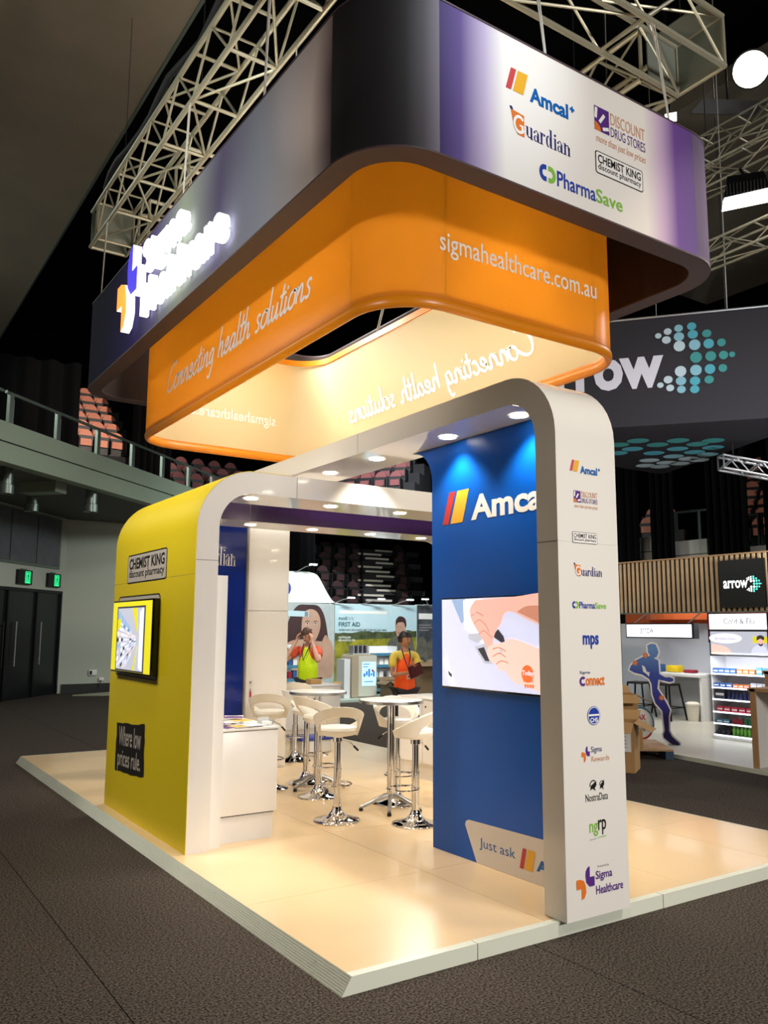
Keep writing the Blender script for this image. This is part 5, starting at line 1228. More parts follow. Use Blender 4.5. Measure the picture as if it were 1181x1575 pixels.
for z in (.177, .447, .747):
    for k in range(5):
        if random.random() < .2: continue
        nm_ = 'pale packet on the teal-fronted gondola, shelf %s up, %s from left' % (ORD[int(z/.28)], ORD[k])
        mb = MB(); mb.box(9.06+.15*k, 9.17+.15*k, 13.92, 14.05, z, z+.15, random.choice(['white_print', 'sky_print', 'white_print', 'box_green'])); tag(mb.build('medicine_box', smooth=0), nm_, 'box', 'packets on the far gondola')
su = thing('display_shelves', 'white and teal shelf unit behind the yellow-vest person', 'shelves', (6.8, 14.1, .05))
mb = MB(); mb.box(6.3, 7.15, 14.25, 14.3, .05, 1.25, 'shelf_white'); mb.build('carcass', su)
for z in (.15, .45, .75, 1.0): mb = MB(); mb.box(6.3, 7.15, 13.9, 14.25, z, z+.025, 'shelf_white'); mb.box(6.3, 7.15, 13.89, 13.9, z-.03, z+.04, 'box_teal'); mb.build('shelf', su)
for i, z in enumerate((.477, .777, 1.027)):
    for k in range(6): mb = MB(); mb.box(6.34+.13*k, 6.44+.13*k, 13.93, 14.05, z, z+.13+.03*(k % 3), ['box_red', 'box_blue', 'white_print', 'box_teal'][(k+i) % 4]); tag(mb.build('medicine_box', smooth=0), 'bright packet behind the yellow vest, shelf %s up, %s from left' % (ORD[i], ORD[k]), 'box', 'packets behind the yellow vest')
def carton(lab, x, y, z, w, d, h, rot=0, open_=True, m='cardboard', group=None, flap=.16, label=False):
    r = thing('cardboard_box', lab, 'box', (0, 0, 0), group); mb = MB()
    mb.box(-w/2, w/2, -d/2, d/2, 0, .01, m); 
    for a in ((-w/2, w/2, -d/2, -d/2+.01), (-w/2, w/2, d/2-.01, d/2), (-w/2, -w/2+.01, -d/2+.01, d/2-.01), (w/2-.01, w/2, -d/2+.01, d/2-.01)): mb.box(*a, .01, h, m)
    mb.build('carton_body', r)
    if open_:
        for (p0, p1, q) in (((-w/2, -d/2), (w/2, -d/2), (0, -1)), ((w/2, -d/2), (w/2, d/2), (1, 0)), ((w/2, d/2), (-w/2, d/2), (0, 1)), ((-w/2, d/2), (-w/2, -d/2), (-1, 0))):
            dz = -.5 if q in ((0, -1), (-1, 0)) else .45; mb = MB(); A_ = Vector((p0[0], p0[1], h)); B_ = Vector((p1[0], p1[1], h)); O_ = Vector((q[0], q[1], dz)).normalized()*flap; n_ = Vector((0, 0, .006))
            V = [A_, B_, B_+O_*1.0, A_+O_*1.0]; mb.add(V+[v_+n_ for v_ in V], [(3, 2, 1, 0), (4, 5, 6, 7), (0, 1, 5, 4), (1, 2, 6, 5), (2, 3, 7, 6), (3, 0, 4, 7)], m); mb.build('flap', r, smooth=0)
    else: mb = MB(); mb.box(-w/2, w/2, -d/2, d/2, h, h+.008, m); mb.box(-.03, .03, -d/2-.001, d/2+.001, h+.008, h+.009, 'kiosk_beige'); mb.build('lid', r)
    if label: mb = MB(); fr = side(-w/2-.001); mb.obox(fr, -d*.28, d*.42, h*.42, h*.86, 0, .002, 'white_print'); [mb.obox(fr, -d*.22, d*.3, h*(.5+.07*j), h*(.515+.07*j), .002, .0025, 'ink_grey') for j in range(5)]; mb.build('shipping_label', r)
    r.location = (x, y, z); r.rotation_euler = (0, 0, rot); return r
carton('open dark carton on the booth floor right of the kiosk', 9.12, 12.95, .05, .5, .38, .38, .1, True, 'cardboard_dark')
carton('brown carton stack behind the orange vest, lower box', 9.95, 13.0, .05, .55, .38, .42, 0, False, 'cardboard_dark'); carton('brown carton on top of the stack behind the orange vest', 9.98, 13.02, .48, .5, .36, .34, .05, True, 'cardboard_dark')
carton('small carton left of the kiosk on the pale booth floor', 7.5, 13.2, .05, .32, .3, .3, .2, True, 'cardboard')

# ------------------------------------------------------------------ slatted booth on the right
sb = thing('booth_floor', 'pale timber-look raised floor of the slatted booth', 'platform', (9.5, 4.5, 0))
P = [(6.86, 1.6), (11.9, 1.6), (11.9, 8.2), (8.0, 8.2), (7.22, 4.0)]
mb = MB(); mb.prism(top(0), P, 0, .05, 'shop_floor'); mb.build('deck', sb)
mb = MB(); mb.prism(top(0), [(6.84, 1.6), (6.861, 1.6), (7.221, 4.0), (7.2, 4.0)], 0, .052, 'trim_white'); mb.build('edge_trim', sb)
fa = thing('slat_fascia', 'long timber slat fascia over the right-hand booth', 'fascia', (9.05, 4.6, 1.9))
mb = MB(); mb.box(9.03, 9.08, 1.9, 7.0, 1.905, 2.73, 'black_paint'); mb.build('backing', fa)
mb = MB(); mb.box(8.985, 9.08, 1.9, 7.0, 2.73, 2.75, 'oak_edge'); mb.build('top_rail', fa); mb = MB(); mb.box(8.985, 9.08, 1.9, 7.0, 1.885, 1.905, 'metal_rail'); mb.build('bottom_rail', fa)
y = 1.94; sl = None
while y < 6.95:
    if sl is None: mb = MB(); mb.box(9.013, 9.03, 0, .043, 1.905, 2.73, 'oak_slat'); sl = mb.build('slat', fa, smooth=0); me_ = sl.data; sl.location.y = y
    else: o = link('slat', me_, fa); o.location.y = y
    y += .0868
sgn = thing('lit_sign', 'square dark sign with white word and teal disc arrow on the slats', 'sign', (8.97, 3.78, 1.95))
mb = MB(); mb.box(8.955, 8.99, 3.42, 4.14, 1.955, 2.65, 'black_paint'); mb.build('panel', sgn); s_ = side(8.955)
mb = MB(); mb.text(s_, 'arrow', -4.075, 2.235, -3.68, 2.35, 'lit_white', bold=.02); mb.build('lettering', sgn, 'glowing white word')
mb = MB(); dots(mb, s_, -3.70, 2.17, .235, .235, ['lit_white', 'lit_dot_0', 'lit_dot_1', 'lit_dot_1']); mb.build('disc_arrow', sgn, 'glowing discs forming an arrowhead')
mb = MB(); mb.box(8.90, 9.6, 1.9, 7.0, 2.75, 2.77, 'oak_edge') if False else None
for y in (1.95, 6.9):
    mb = MB(); mb.box(9.03, 9.13, y-.05, y+.05, .05, 1.9, 'black_paint'); mb.build('post', fa)
hb = thing('hanging_light_box', 'long white light box with small grey word, hung under the slats', 'sign', (8.6, 5, 1.6))
mb = MB(); mb.box(8.602, 8.72, 4.36, 5.62, 1.50, 1.73, 'black_paint'); mb.build('frame', hb); mb = MB(); h_ = side(8.602); mb.obox(h_, -5.60, -4.40, 1.52, 1.71, 0, .003, 'lightbox'); mb.build('lit_face', hb)
mb = MB(); mb.text(h_, 'arrow', -5.33, 1.575, -5.08, 1.655, 'ink_black', bold=.0, n=.008); mb.build('lettering', hb)
for y in (4.5, 5.5): mb = MB(); mb.tube([(8.66, y, 1.73), (9.0, y, 1.90)], .01, 'silver_tube', 6); mb.build('hanger', hb)
mb = MB(); mb.box(11.5, 11.6, 5.8, 8.2, .05, 1.75, 'shop_wall'); mb.box(11.0, 11.6, 5.75, 5.8, .05, 1.9, 'black_paint'); tag(mb.build('partition'), 'pale grey partition behind the white counter', 'wall panel')
mb = MB(); mb.box(10.2, 10.26, 7.45, 8.0, .05, 1.9, 'shop_wall'); tag(mb.build('partition'), 'pale panel at the left end of the slatted booth', 'wall panel'); mb = MB(); mb.box(10.15, 10.22, 7.3, 7.45, .05, 1.72, 'black_paint'); tag(mb.build('post'), 'black post left of the cut-out figure', 'post')
mb = MB(); Q = []
for i in range(13):
    a = math.radians(110+140*i/12); Q.append((11.9+.95*math.cos(a), 6.7+.95*math.sin(a)))
for i in range(12): mb.prism(top(0), [Q[i], Q[i+1], (Q[i+1][0]+.03, Q[i+1][1]), (Q[i][0]+.03, Q[i][1])], 1.82, 2.3, 'copper')
tag(mb.build('curved_pelmet'), 'curved copper-coloured pelmet high in the booth', 'panel')
mb = MB(); mb.box(11.65, 11.75, 4.5, 8.2, 1.7, 2.3, 'copper'); tag(mb.build('copper_band'), 'copper-brown back band above the grey partition', 'panel')
rs = thing('red_sign', 'narrow red sign with white lettering left of the lit shelves', 'sign', (9.3, 4.55, 1.4)); mb = MB(); mb.box(9.3, 9.34, 4.42, 4.62, 1.66, 1.89, 'sign_red'); mb.build('upper_panel', rs); mb = MB(); mb.box(9.3, 9.34, 4.42, 4.62, 1.44, 1.655, 'sign_maroon'); mb.build('lower_panel', rs); mb = MB(); r_ = side(9.3); mb.text(r_, 'PH', -4.59, 1.74, -4.45, 1.82, 'white_print', bold=.03); [mb.obox(r_, -4.59, -4.47, 1.60-.05*k, 1.62-.05*k, 0, .002, 'white_print') for k in range(3)]; mb.build('lettering', rs)
ct = thing('wall_counter', 'white bar counter fixed to the grey partition', 'counter', (11.1, 6.5, .05)); mb = MB(); mb.bbox(10.75, 11.49, 5.85, 7.35, .80, .86, 'white_satin', .01); mb.build('top', ct); mb = MB(); mb.box(10.8, 11.45, 5.85, 5.90, .05, .80, 'white_satin'); mb.build('end_panel', ct)
mb = MB(); mb.bbox(10.95, 11.15, 6.45, 6.72, .862, .985, 'yellow_bag', .03); tag(mb.build('bag'), 'bright yellow bag on the white bar counter', 'bag')
mb = MB(); mb.bbox(10.95, 11.10, 6.12, 6.34, .862, .92, 'box_red', .02); tag(mb.build('case'), 'low dark red case on the white bar counter', 'case')
mb = MB(); mb.bbox(10.95, 11.1, 6.82, 7.0, .862, 1.0, 'box_blue', .02); tag(mb.build('case'), 'blue and white packet on the counter behind the cut-out', 'case')
def mstool():
    r = thing('metal_stool', 'x', 'stool'); mb = MB(); mb.bbox(-.16, .16, -.16, .16, .60, .64, 'steel_black', .02); mb.build('seat', r)
    for sx in (-1, 1):
        for sy in (-1, 1): mb = MB(); mb.tube([(sx*.14, sy*.14, .61), (sx*.22, sy*.22, 0)], .018, 'steel_black', 6); mb.build('leg', r)
    mb = MB()
    for a, b in (((-1, -1), (1, -1)), ((1, -1), (1, 1)), ((1, 1), (-1, 1)), ((-1, 1), (-1, -1))): mb.tube([(a[0]*.19, a[1]*.19, .22), (b[0]*.19, b[1]*.19, .22)], .01, 'steel_black', 6)
    mb.build('stretcher', r); return r
ms_ = mstool(); ms_.location = (10.55, 6.38, .05); ms_['label'] = 'black metal stool at the counter, nearer the bin'; ms_['group'] = 'metal stools'; dup(ms_, (10.5, 6.98, .05), .2, 'black metal stool at the counter, behind the cut-out figure', 'metal stools')
bn = thing('pedal_bin', 'small cream plastic bin under the end of the counter', 'bin', (10.9, 5.98, .05)); mb = MB(); mb.lathe((10.75, 6.02, .05), [(0, 0), (.09, 0), (.12, .27), (0, .27)], 'bin_cream', 16); mb.build('body', bn); mb = MB(); mb.lathe((10.75, 6.02, .05), [(.13, .27), (.13, .30), (.08, .33), (0, .335)], 'bin_cream', 16); mb.build('lid', bn)
# lit shelf unit
sh = thing('shelf_unit', 'tall white lit shelf unit with cold remedy header', 'shelves', (9.2, 3.9, .05))
ya_, yb_ = 3.44, 4.39
mb = MB(); mb.box(9.36, 9.40, ya_, yb_, .05, 1.25, 'shelf_white'); mb.box(9.0, 9.4, yb_-.02, yb_, .05, 1.25, 'shelf_white'); mb.box(9.0, 9.4, ya_, ya_+.02, .05, 1.25, 'shelf_white'); mb.box(8.98, 9.4, ya_, yb_, .05, .12, 'shelf_white'); mb.build('carcass', sh)
mb = MB(); mb.box(9.0, 9.4, ya_, yb_, 1.25, 1.88, 'black_paint'); mb.build('header_box', sh)
f9 = side(9.0); mb = MB(); mb.obox(f9, -4.375, -3.455, 1.64, 1.865, 0, .004, 'lightbox'); mb.text(f9, 'Cold & Flu', -4.13, 1.72, -3.64, 1.80, 'ink_black', bold=-.004, n=.008); mb.build('header_light', sh, 'glowing header with thin grey words')
mb = MB(); mb.obox(f9, -4.37, -3.46, 1.275, 1.61, 0, .003, 'tv_grey')
mb.ell(f9, -4.12, 1.51, .27, .075, 'tv_white', .005); mb.text(f9, 'Arrows Own', -4.29, 1.49, -3.95, 1.525, 'ink_grey', bold=-.015, n=.007)
mb.poly(f9, catmull([(-4.36, 1.28), (-4.35, 1.42), (-4.28, 1.42), (-4.1, 1.38), (-4.05, 1.28), (-4.36, 1.28)], 4), 'tv_skin_light', .005); mb.obox(f9, -3.68, -3.46, 1.45, 1.54, .003, .005, 'tv_yellow')
mb.poly(f9, catmull([(-3.72, 1.28), (-3.68, 1.38), (-3.58, 1.42), (-3.48, 1.38), (-3.465, 1.28), (-3.72, 1.28)], 4), 'tv_bg', .006); mb.ell(f9, -3.56, 1.47, .045, .06, 'tv_skin', .007); mb.poly(f9, catmull([(-3.62, 1.48), (-3.61, 1.54), (-3.55, 1.56), (-3.5, 1.53), (-3.515, 1.49), (-3.56, 1.51), (-3.62, 1.48)], 4), 'tv_dark', .008); mb.poly(f9, catmull([(-3.60, 1.45), (-3.58, 1.41), (-3.54, 1.41), (-3.52, 1.45), (-3.56, 1.43), (-3.60, 1.45)], 4), 'tv_dark', .008)
mb.build('picture_panel', sh, 'lit photograph of a bearded man outdoors')
zz = [1.0, .80, .63, .45, .285, .12]
for z in zz:
    mb = MB(); mb.box(8.97, 9.36, ya_+.02, yb_-.02, z-.02, z, 'shelf_white'); s1 = mb.build('shelf', sh); mb = MB(); mb.box(8.962, 8.97, ya_+.03, yb_-.03, z-.018, z-.002, 'led_strip'); mb.build('edge_light', s1)
random.seed(21)
def row(z, y0, y1, n, m, w, h, d=.06, kind='box', lab='', grp=''):
    for k in range(n):
        y = y0+(y1-y0)*(k+.5)/n; mb = MB()
        if kind == 'box': mb.box(9.0, 9.0+d, y-w/2, y+w/2, z+.001, z+h, m); mb.box(8.999, 9.0, y-w/2+.008, y+w/2-.008, z+h*.35, z+h*.6, 'white_print')
        else: mb.lathe((9.03, y, z+.001), [(0, 0), (w/2, 0), (w/2, h*.68), (w*.2, h*.82), (w*.2, h), (0, h)], m, 10)
        tag(mb.build('medicine_box' if kind == 'box' else 'bottle', smooth=35), lab+(', %s from the right' % ORD[k] if n > 1 else ''), 'box' if kind == 'box' else 'bottle', grp)
row(1.0, 3.98, 4.36, 4, 'box_blue', .085, .075, lab='blue medicine packet on the top lit shelf', grp='blue packets, top shelf')
row(1.0, 3.68, 3.97, 3, 'box_orange', .085, .07, lab='orange medicine packet on the top lit shelf', grp='orange packets, top shelf')
row(1.0, 3.47, 3.66, 2, 'box_teal', .085, .10, lab='teal packet at the right of the top lit shelf', grp='teal packets, top shelf')
row(.80, 4.05, 4.36, 3, 'box_blue', .09, .06, lab='blue packet on the second lit shelf', grp='blue packets, second shelf')
row(.80, 3.78, 4.04, 3, 'box_orange', .08, .05, lab='orange packet on the second lit shelf', grp='orange packets, second shelf')
row(.80, 3.47, 3.76, 3, 'pack_silver', .09, .08, lab='silver-grey packet on the second lit shelf', grp='grey packets, second shelf')
row(.63, 4.18, 4.34, 1, 'pack_dark', .15, .14, lab='dark square pack at the left of the third lit shelf', grp='dark pack, third shelf')
row(.63, 3.5, 4.16, 10, 'box_navy', .05, .13, kind='bottle', lab='navy bottle in the row on the third lit shelf', grp='navy bottles')
row(.45, 3.5, 4.33, 7, 'box_pink', .10, .075, lab='pink packet on the fourth lit shelf', grp='pink packets')
row(.285, 4.12, 4.34, 2, 'box_teal', .10, .05, lab='flat teal packet on the fifth lit shelf', grp='teal packets, fifth shelf')
row(.285, 3.92, 4.1, 4, 'box_red', .04, .09, kind='bottle', lab='dark red bottle on the fifth lit shelf', grp='red bottles')
row(.285, 3.5, 3.9, 7, 'box_green', .05, .12, kind='bottle', lab='dark green bottle on the fifth lit shelf', grp='green bottles')
row(.12, 4.12, 4.36, 3, 'pack_dark', .06, .08, kind='bottle', lab='round dark tub on the bottom lit shelf', grp='dark tubs')
row(.12, 3.74, 4.10, 6, 'bottle_green', .05, .13, kind='bottle', lab='light green bottle on the bottom lit shelf', grp='light green bottles')
row(.12, 3.5, 3.72, 3, 'white_print', .07, .06, lab='white packet on the bottom lit shelf', grp='white packets, bottom shelf')
l = area('shelf_glow', (8.8, 3.9, 1.22), (9.3, 3.9, .2), .9, .1, 8, (.92, .95, 1))
area('booth_ceiling_wash', (10.2, 5.4, 2.6), (10.2, 5.2, 0), 1.5, 2.5, 70, (.95, .97, 1))
s2_ = thing('shelf_unit', 'second white lit shelf unit cut by the right edge of the photo', 'shelves', (9.2, 2.9, .05)); mb = MB(); mb.box(8.95, 9.4, 2.4, 3.40, .05, 1.25, 'shelf_white'); mb.build('carcass', s2_); mb = MB(); mb.box(8.95, 9.4, 2.4, 3.40, 1.25, 1.875, 'black_paint'); mb.build('header_box', s2_); mb = MB(); mb.obox(side(8.95), -3.39, -2.41, 1.66, 1.86, 0, .004, 'lightbox'); mb.build('header_light', s2_); mb = MB(); mb.obox(side(8.95), -3.39, -2.41, 1.27, 1.62, 0, .004, 'tv_blue'); mb.build('picture_panel', s2_)
for z in (.4, .7, 1.0): mb = MB(); mb.box(8.85, 8.95, 2.42, 3.38, z, z+.02, 'led_strip'); mb.build('shelf', s2_)
# timber-edged panels at the right edge
for k, (x, y, h, lab) in enumerate(((7.03, 2.47, .95, 'timber-edged white bench end in front of the lit shelves'), (7.75, 2.72, 1.12, 'taller timber-edged bench end just behind the first'))):
    tr = thing('bench', lab, 'bench', (x, y, .05)); mb = MB(); mb.box(x, x+.55, y-.03, y-.005, .05, h-.03, 'white_satin'); mb.build('end_panel', tr)
    mb = MB(); mb.box(x-.02, x+.0, y-.05, y+.02, .05, h, 'oak_edge'); mb.build('edge_strip', tr); mb = MB(); mb.box(x-.02, x+.6, y-1.4, y+.05, h-.03, h+.01, 'oak_edge'); mb.build('top', tr)
    mb = MB(); mb.box(x, x+.55, y-1.38, y-1.35, .05, h-.03, 'white_satin'); mb.build('end_panel', tr)
# figure cut-out
rf = Fr((7.89, 4.2, .05), (.607, -.794, 0), (0, 0, 1)); cx_ = lambda p: ((p[0]/4.375+940-1040)*.00835, (1146-(p[1]/4.375+840))*.0088)
BODY = [(262, 690), (258, 664), (285, 650), (318, 655), (332, 690), (336, 712), (322, 742), (300, 752), (332, 765), (336, 860), (378, 882), (405, 880), (432, 888), (430, 908), (405, 914), (368, 906), (328, 898), (318, 960), (340, 995), (362, 1030), (374, 1050), (400, 1105), (388, 1150), (386, 1245), (405, 1282), (458, 1328), (452, 1340), (405, 1335), (348, 1292), (346, 1270), (358, 1245), (352, 1180), (346, 1112), (300, 1060), (282, 1000), (278, 930), (262, 895), (240, 882), (215, 866), (160, 855), (124, 836), (135, 808), (175, 768), (225, 742), (262, 738), (278, 735), (262, 712)]
co = thing('figure_cutout', 'flat blue running figure cut-out with glowing joints', 'cut-out', (7.89, 4.2, .05))
BB = [cx_(p) for p in BODY]; mb = MB()
def grow(P, d):
    A_ = sum(P[i][0]*P[(i+1) % len(P)][1]-P[(i+1) % len(P)][0]*P[i][1] for i in range(len(P))); s = 1 if A_ > 0 else -1; O_ = []
    for i in range(len(P)):
        a, b = P[i-1], P[(i+1) % len(P)]; dx, dy = b[0]-a[0], b[1]-a[1]; L = math.hypot(dx, dy) or 1; O_.append((P[i][0]+s*dy/L*d, P[i][1]-s*dx/L*d))
    return O_
mb.prism(rf, grow(BB, .022), -.02, 0, 'white_print'); mb.build('board', co, 'white card edge')
mt = ramp_mat('runner_print', 'Z', [(.05, (44, 26, 104)), (.6, (42, 40, 140)), (1.0, (40, 66, 165)), (1.35, (96, 140, 200))], .5, .0, 1.5)
mb = MB(); mb.poly(rf, BB, 'runner_print', .002); mb.poly(rf, [cx_(p) for p in ((215, 800), (235, 812), (248, 845), (268, 850), (262, 880), (246, 862), (222, 845))], 'white_print', .003)
mb.build('figure_print', co, 'blue gradient runner')
mb = MB()
for p in ((243, 732), (168, 786), (345, 1022)): q_ = cx_(p); mb.ell(rf, q_[0], q_[1], .035, .035, 'ink_orange', .004); mb.ell(rf, q_[0], q_[1], .018, .018, 'ink_tan', .005)
mb.build('joint_marks', co, 'orange glow dots on the joints')
mb = MB(); mb.obox(rf, -.12, .05, 0, .01, -.25, -.02, 'white_print'); mb.build('foot', co)
rd = thing('round_sign', 'round white promotional sign with blue ring behind the cartons', 'sign', (8.0, 4.6, .1)); f_ = Fr((8.03, 4.50, .05), (.607, -.794, 0), (0, 0, 1)); k_ = lambda x, y: ((x/4.375+940-1036)*.0086, (1142-(y/4.375+840))*.009)
c0 = k_(255, 1200); mb = MB(); mb.prism(f_, [(c0[0]+.185*math.cos(2*PI*i/32), c0[1]+.235*math.sin(2*PI*i/32)) for i in range(32)], -.02, 0, 'white_print'); mb.prism(f_, [(c0[0]-.1, c0[1]-.22), (c0[0]-.1, 0), (c0[0]+.1, 0), (c0[0]+.1, c0[1]-.22)], -.02, -.001, 'white_print'); mb.build('board', rd)
mb = MB(); mb.arc(f_, c0[0], c0[1], .235, .205, 'box_teal', -40, 120, sx=.785); mb.arc(f_, c0[0], c0[1], .235, .205, 'sticker_red', 230, 320, sx=.785)
a_ = k_(232, 1178); b_ = k_(290, 1140); mb.text(f_, 'AX', a_[0], a_[1], b_[0], b_[1], 'sign_red', bold=.03, n=.004); a_ = k_(232, 1218); b_ = k_(295, 1188); mb.text(f_, 'AY', a_[0], a_[1], b_[0], b_[1], 'ink_gold', bold=.03, n=.004); a_ = k_(232, 1256); b_ = k_(285, 1232); mb.text(f_, 'ove', a_[0], a_[1], b_[0], b_[1], 'ink_navy', bold=.01, n=.004); mb.build('print', rd)
# cartons and pallet
pl = thing('pallet', 'dark blue pallet with a timber top carrying cartons', 'pallet', (7.0, 4.0, 0))
Rz = -.65
def rot_thing(t_, x, y, z, a): t_.location = (x, y, z); t_.rotation_euler = (0, 0, a)
pl.location = (0, 0, 0)
for yy in (-.45, 0, .45): mb = MB(); mb.box(-.5, .5, yy-.05, yy+.05, 0, .10, 'pallet_blue'); mb.build('bearer', pl)
for i in range(6): mb = MB(); mb.box(-.5+.17*i, -.36+.17*i, -.5, .5, .101, .125, 'oak_edge'); mb.build('board', pl)
rot_thing(pl, 6.95, 4.3, 0, .9)
carton('large carton lying on the pallet under the open one', 6.72, 4.22, .126, .62, .5, .24, .9, False)
carton('upper open carton standing on the pallet stack, flaps out', 6.66, 4.14, .375, .40, .40, .42, .9, True, flap=.2)
carton('front open carton with white shipping label beside the logo column', 5.86, 3.47, 0, .42, .42, .56, .55, True, flap=.22, label=True)
mb = MB(); f_ = Fr((6.45, 4.3, .90), (.8, -.5, .1), (.5, .8, .1)); mb.obox(f_, -.12, .12, -.15, .15, 0, .03, 'white_print'); mb.obox(f_, -.1, 0, -.1, .1, .03, .032, 'ink_navy'); mb.obox(f_, .03, .1, -.1, .02, .03, .032, 'ink_black')
mb.obox(f_, -.11, .11, -.14, .14, -.06, 0, 'cardboard'); tag(mb.build('leaflet_pack'), 'pack of white leaflets on top of the open carton', 'leaflets')

# ------------------------------------------------------------------ big black banner
bn = thing('hanging_banner', 'huge black three-sided hanging banner with white word and disc arrow', 'banner', (10.2, 6.4, 5.0))
BP = [(6.9, 8.07), (10.78, 3.36), (10.86, 3.30), (10.94, 3.40), (12.82, 7.9), (12.84, 8.05), (12.7, 8.12), (6.95, 8.2)]
mb = MB(); mb.prism(top(0), BP[::-1], 5.0, 6.86, 'banner_black'); mb.build('fabric', bn)
mb = MB()
for i in range(len(BP)): mb.tube([(BP[i][0], BP[i][1], 6.87), (BP[(i+1) % 8][0], BP[(i+1) % 8][1], 6.87)], .02, 'silver_tube', 6)
mb.build('top_frame', bn, 'thin silver top tube')
ff = Fr((8.71, 5.872, 0), (1.54, -1.87, 0), (0, 0, 1)); mb = MB(); mb.text(ff, 'arrow', -1.30, 5.64, .88, 6.20, 'banner_white', bold=.04, n=.012); mb.build('lettering', bn, 'large white word')
mb = MB(); dots(mb, ff, .76, 5.49, 1.24, 1.22, ['dot_0', 'dot_1', 'dot_2', 'dot_3'], n=.012); mb.build('disc_arrow', bn, 'pale to teal discs forming an arrowhead')
uf = soff(5.0); mb = MB(); n_ = 0
for (x, y) in [(9.82, 6.67), (9.85, 6.25), (10.4, 6.26), (10.42, 5.83), (10.95, 5.81), (10.93, 5.47), (10.31, 6.76), (10.99, 6.27), (11.43, 5.82), (10.94, 6.77), (11.5, 6.27), (11.89, 6.26), (11.5, 6.75), (11.93, 6.72), (12.21, 6.68), (11.43, 7.27), (11.9, 7.23), (11.8, 7.67), (12.2, 7.13), (12.14, 7.57), (10.37, 7.17)]:
    mb.ell(uf, x, -y, .20, .19, 'dot_%d' % (3 if x+y < 16.8 else (2 if x+y < 17.8 else (1 if x+y < 18.6 else 0))), .004, seg=20)
mb.build('disc_print', bn, 'discs printed on the underside')
def cable(pts, lab, grp, r=.006, m='cable_white'):
    mb = MB(); mb.tube(pts, r, m, 5); o = mb.build('suspension_cable', smooth=60); tag(o, lab, 'cable', grp); return o
for i_, p_ in enumerate(((10.86, 3.4), (12.7, 7.95), (8.8, 5.85), (10.0, 4.45))): cable([(p_[0], p_[1], 6.88), (p_[0]+.25, p_[1]+.1, 14.5)], 'thin wire holding the black banner '+['at its right corner', 'at its rear corner', 'above the white word', 'above the disc arrow'][i_], 'banner wires', .008, 'cable_white')

# ------------------------------------------------------------------ trusses
def truss(lab, p0, p1, w, h, bay, upv=(0, 0, 1), r=.024, rb=.012, plates=(False, False), group='lighting trusses', m='truss_metal'):
    """p0-p1 = centre line of the bottom face"""
    p0 = Vector(p0); p1 = Vector(p1); d = (p1-p0); L = d.length; d.normalize(); u = Vector(upv); s = d.cross(u).normalized()
    t = thing('lighting_truss', lab, 'truss', p0, group)
    def C_(k, sx, sz): return p0+d*k+s*(sx*w/2)+u*(h*sz)
    for sx in (-1, 1):
        for sz in (0, 1): mb = MB(); mb.tube([C_(0, sx, sz), C_(L, sx, sz)], r, m, 10); mb.build('chord', t)
    n = max(1, round(L/bay)); b = L/n
    def br(a, c_, rr_=rb): mb = MB(); mb.tube([a, c_], rr_, m, 6); mb.build('brace', t)
    for i in range(n+1):
        k = i*b
        br(C_(k, -1, 0), C_(k, 1, 0), rb*1.4); br(C_(k, -1, 1), C_(k, 1, 1), rb*1.4)
        if i in (0, n): br(C_(k, -1, 0), C_(k, -1, 1), rb*1.4); br(C_(k, 1, 0), C_(k, 1, 1), rb*1.4)
        if i < n:
            k2 = k+b; km = k+b/2
            for sx in (-1, 1): br(C_(k, sx, 0), C_(km, sx, 1)); br(C_(km, sx, 1), C_(k2, sx, 0))
            br(C_(k, -1 if i % 2 else 1, 0), C_(k2, 1 if i % 2 else -1, 0)); br(C_(k, 1 if i % 2 else -1, 1), C_(k2, -1 if i % 2 else 1, 1))
            br(C_(km, -1, 1), C_(km, 1, 1))
    for e, k in zip(plates, (0, L)):
        if e:
            for off in (0,):
                kk = k+(off if k == 0 else -off); mb = MB(); a, b_, c_, e_ = C_(kk, -1, 0), C_(kk, 1, 0), C_(kk, 1, 1), C_(kk, -1, 1); q = d*.006
                mb.add([a-q, b_-q, c_-q, e_-q, a+q, b_+q, c_+q, e_+q], [(3, 2, 1, 0), (4, 5, 6, 7), (0, 1, 5, 4), (1, 2, 6, 5), (2, 3, 7, 6), (3, 0, 4, 7)], 'truss_plate'); pp = mb.build('end_plate', t, smooth=0)
                if off == 0: break
    return t
truss('long box truss running over the sign left side', (.475, -.8, 6.2), (.475, 6.27, 6.2), .43, .45, .8, plates=(False, True))
truss('box truss over the front of the sign', (.75, .485, 6.2), (3.72, .485, 6.2), .45, .45, .9)
truss('cross truss behind, over the middle of the sign', (.75, 4.75, 6.22), (3.3, 4.75, 6.22), .40, .42, .8)
truss('rear cross truss closing the rig', (.75, 6.05, 6.22), (3.3, 6.05, 6.22), .40, .42, .8)
truss('right side truss hidden mostly behind the sign', (3.5, .75, 6.2), (3.5, 6.27, 6.2), .43, .45, .9)
ep = thing('truss_corner', 'plated corner block ending the front truss', 'truss corner', (3.5, .5, 6.2), None)
mb = MB(); mb.box(3.715, 3.727, .26, .71, 6.21, 6.65, 'truss_plate'); mb.build('end_plate', ep); mb = MB(); mb.box(3.33, 3.70, .712, .722, 6.21, 6.65, 'truss_plate'); mb.build('side_plate', ep)
mb = MB(); mb.box(3.45, 3.70, .27, .70, 6.65, 6.66, 'truss_plate'); mb.build('top_plate', ep)
for (y_, z_) in ((.31, 6.26), (.66, 6.26), (.31, 6.60), (.66, 6.60), (.485, 6.43)):
    mb = MB(); mb.tube([(3.727, y_, z_), (3.737, y_, z_)], .012, 'steel_black', 8); mb.build('bolt', ep)
fl_ = thing('truss_corner', 'plated far-left corner block of the rig', 'truss corner', (.475, 6.4, 6.2))
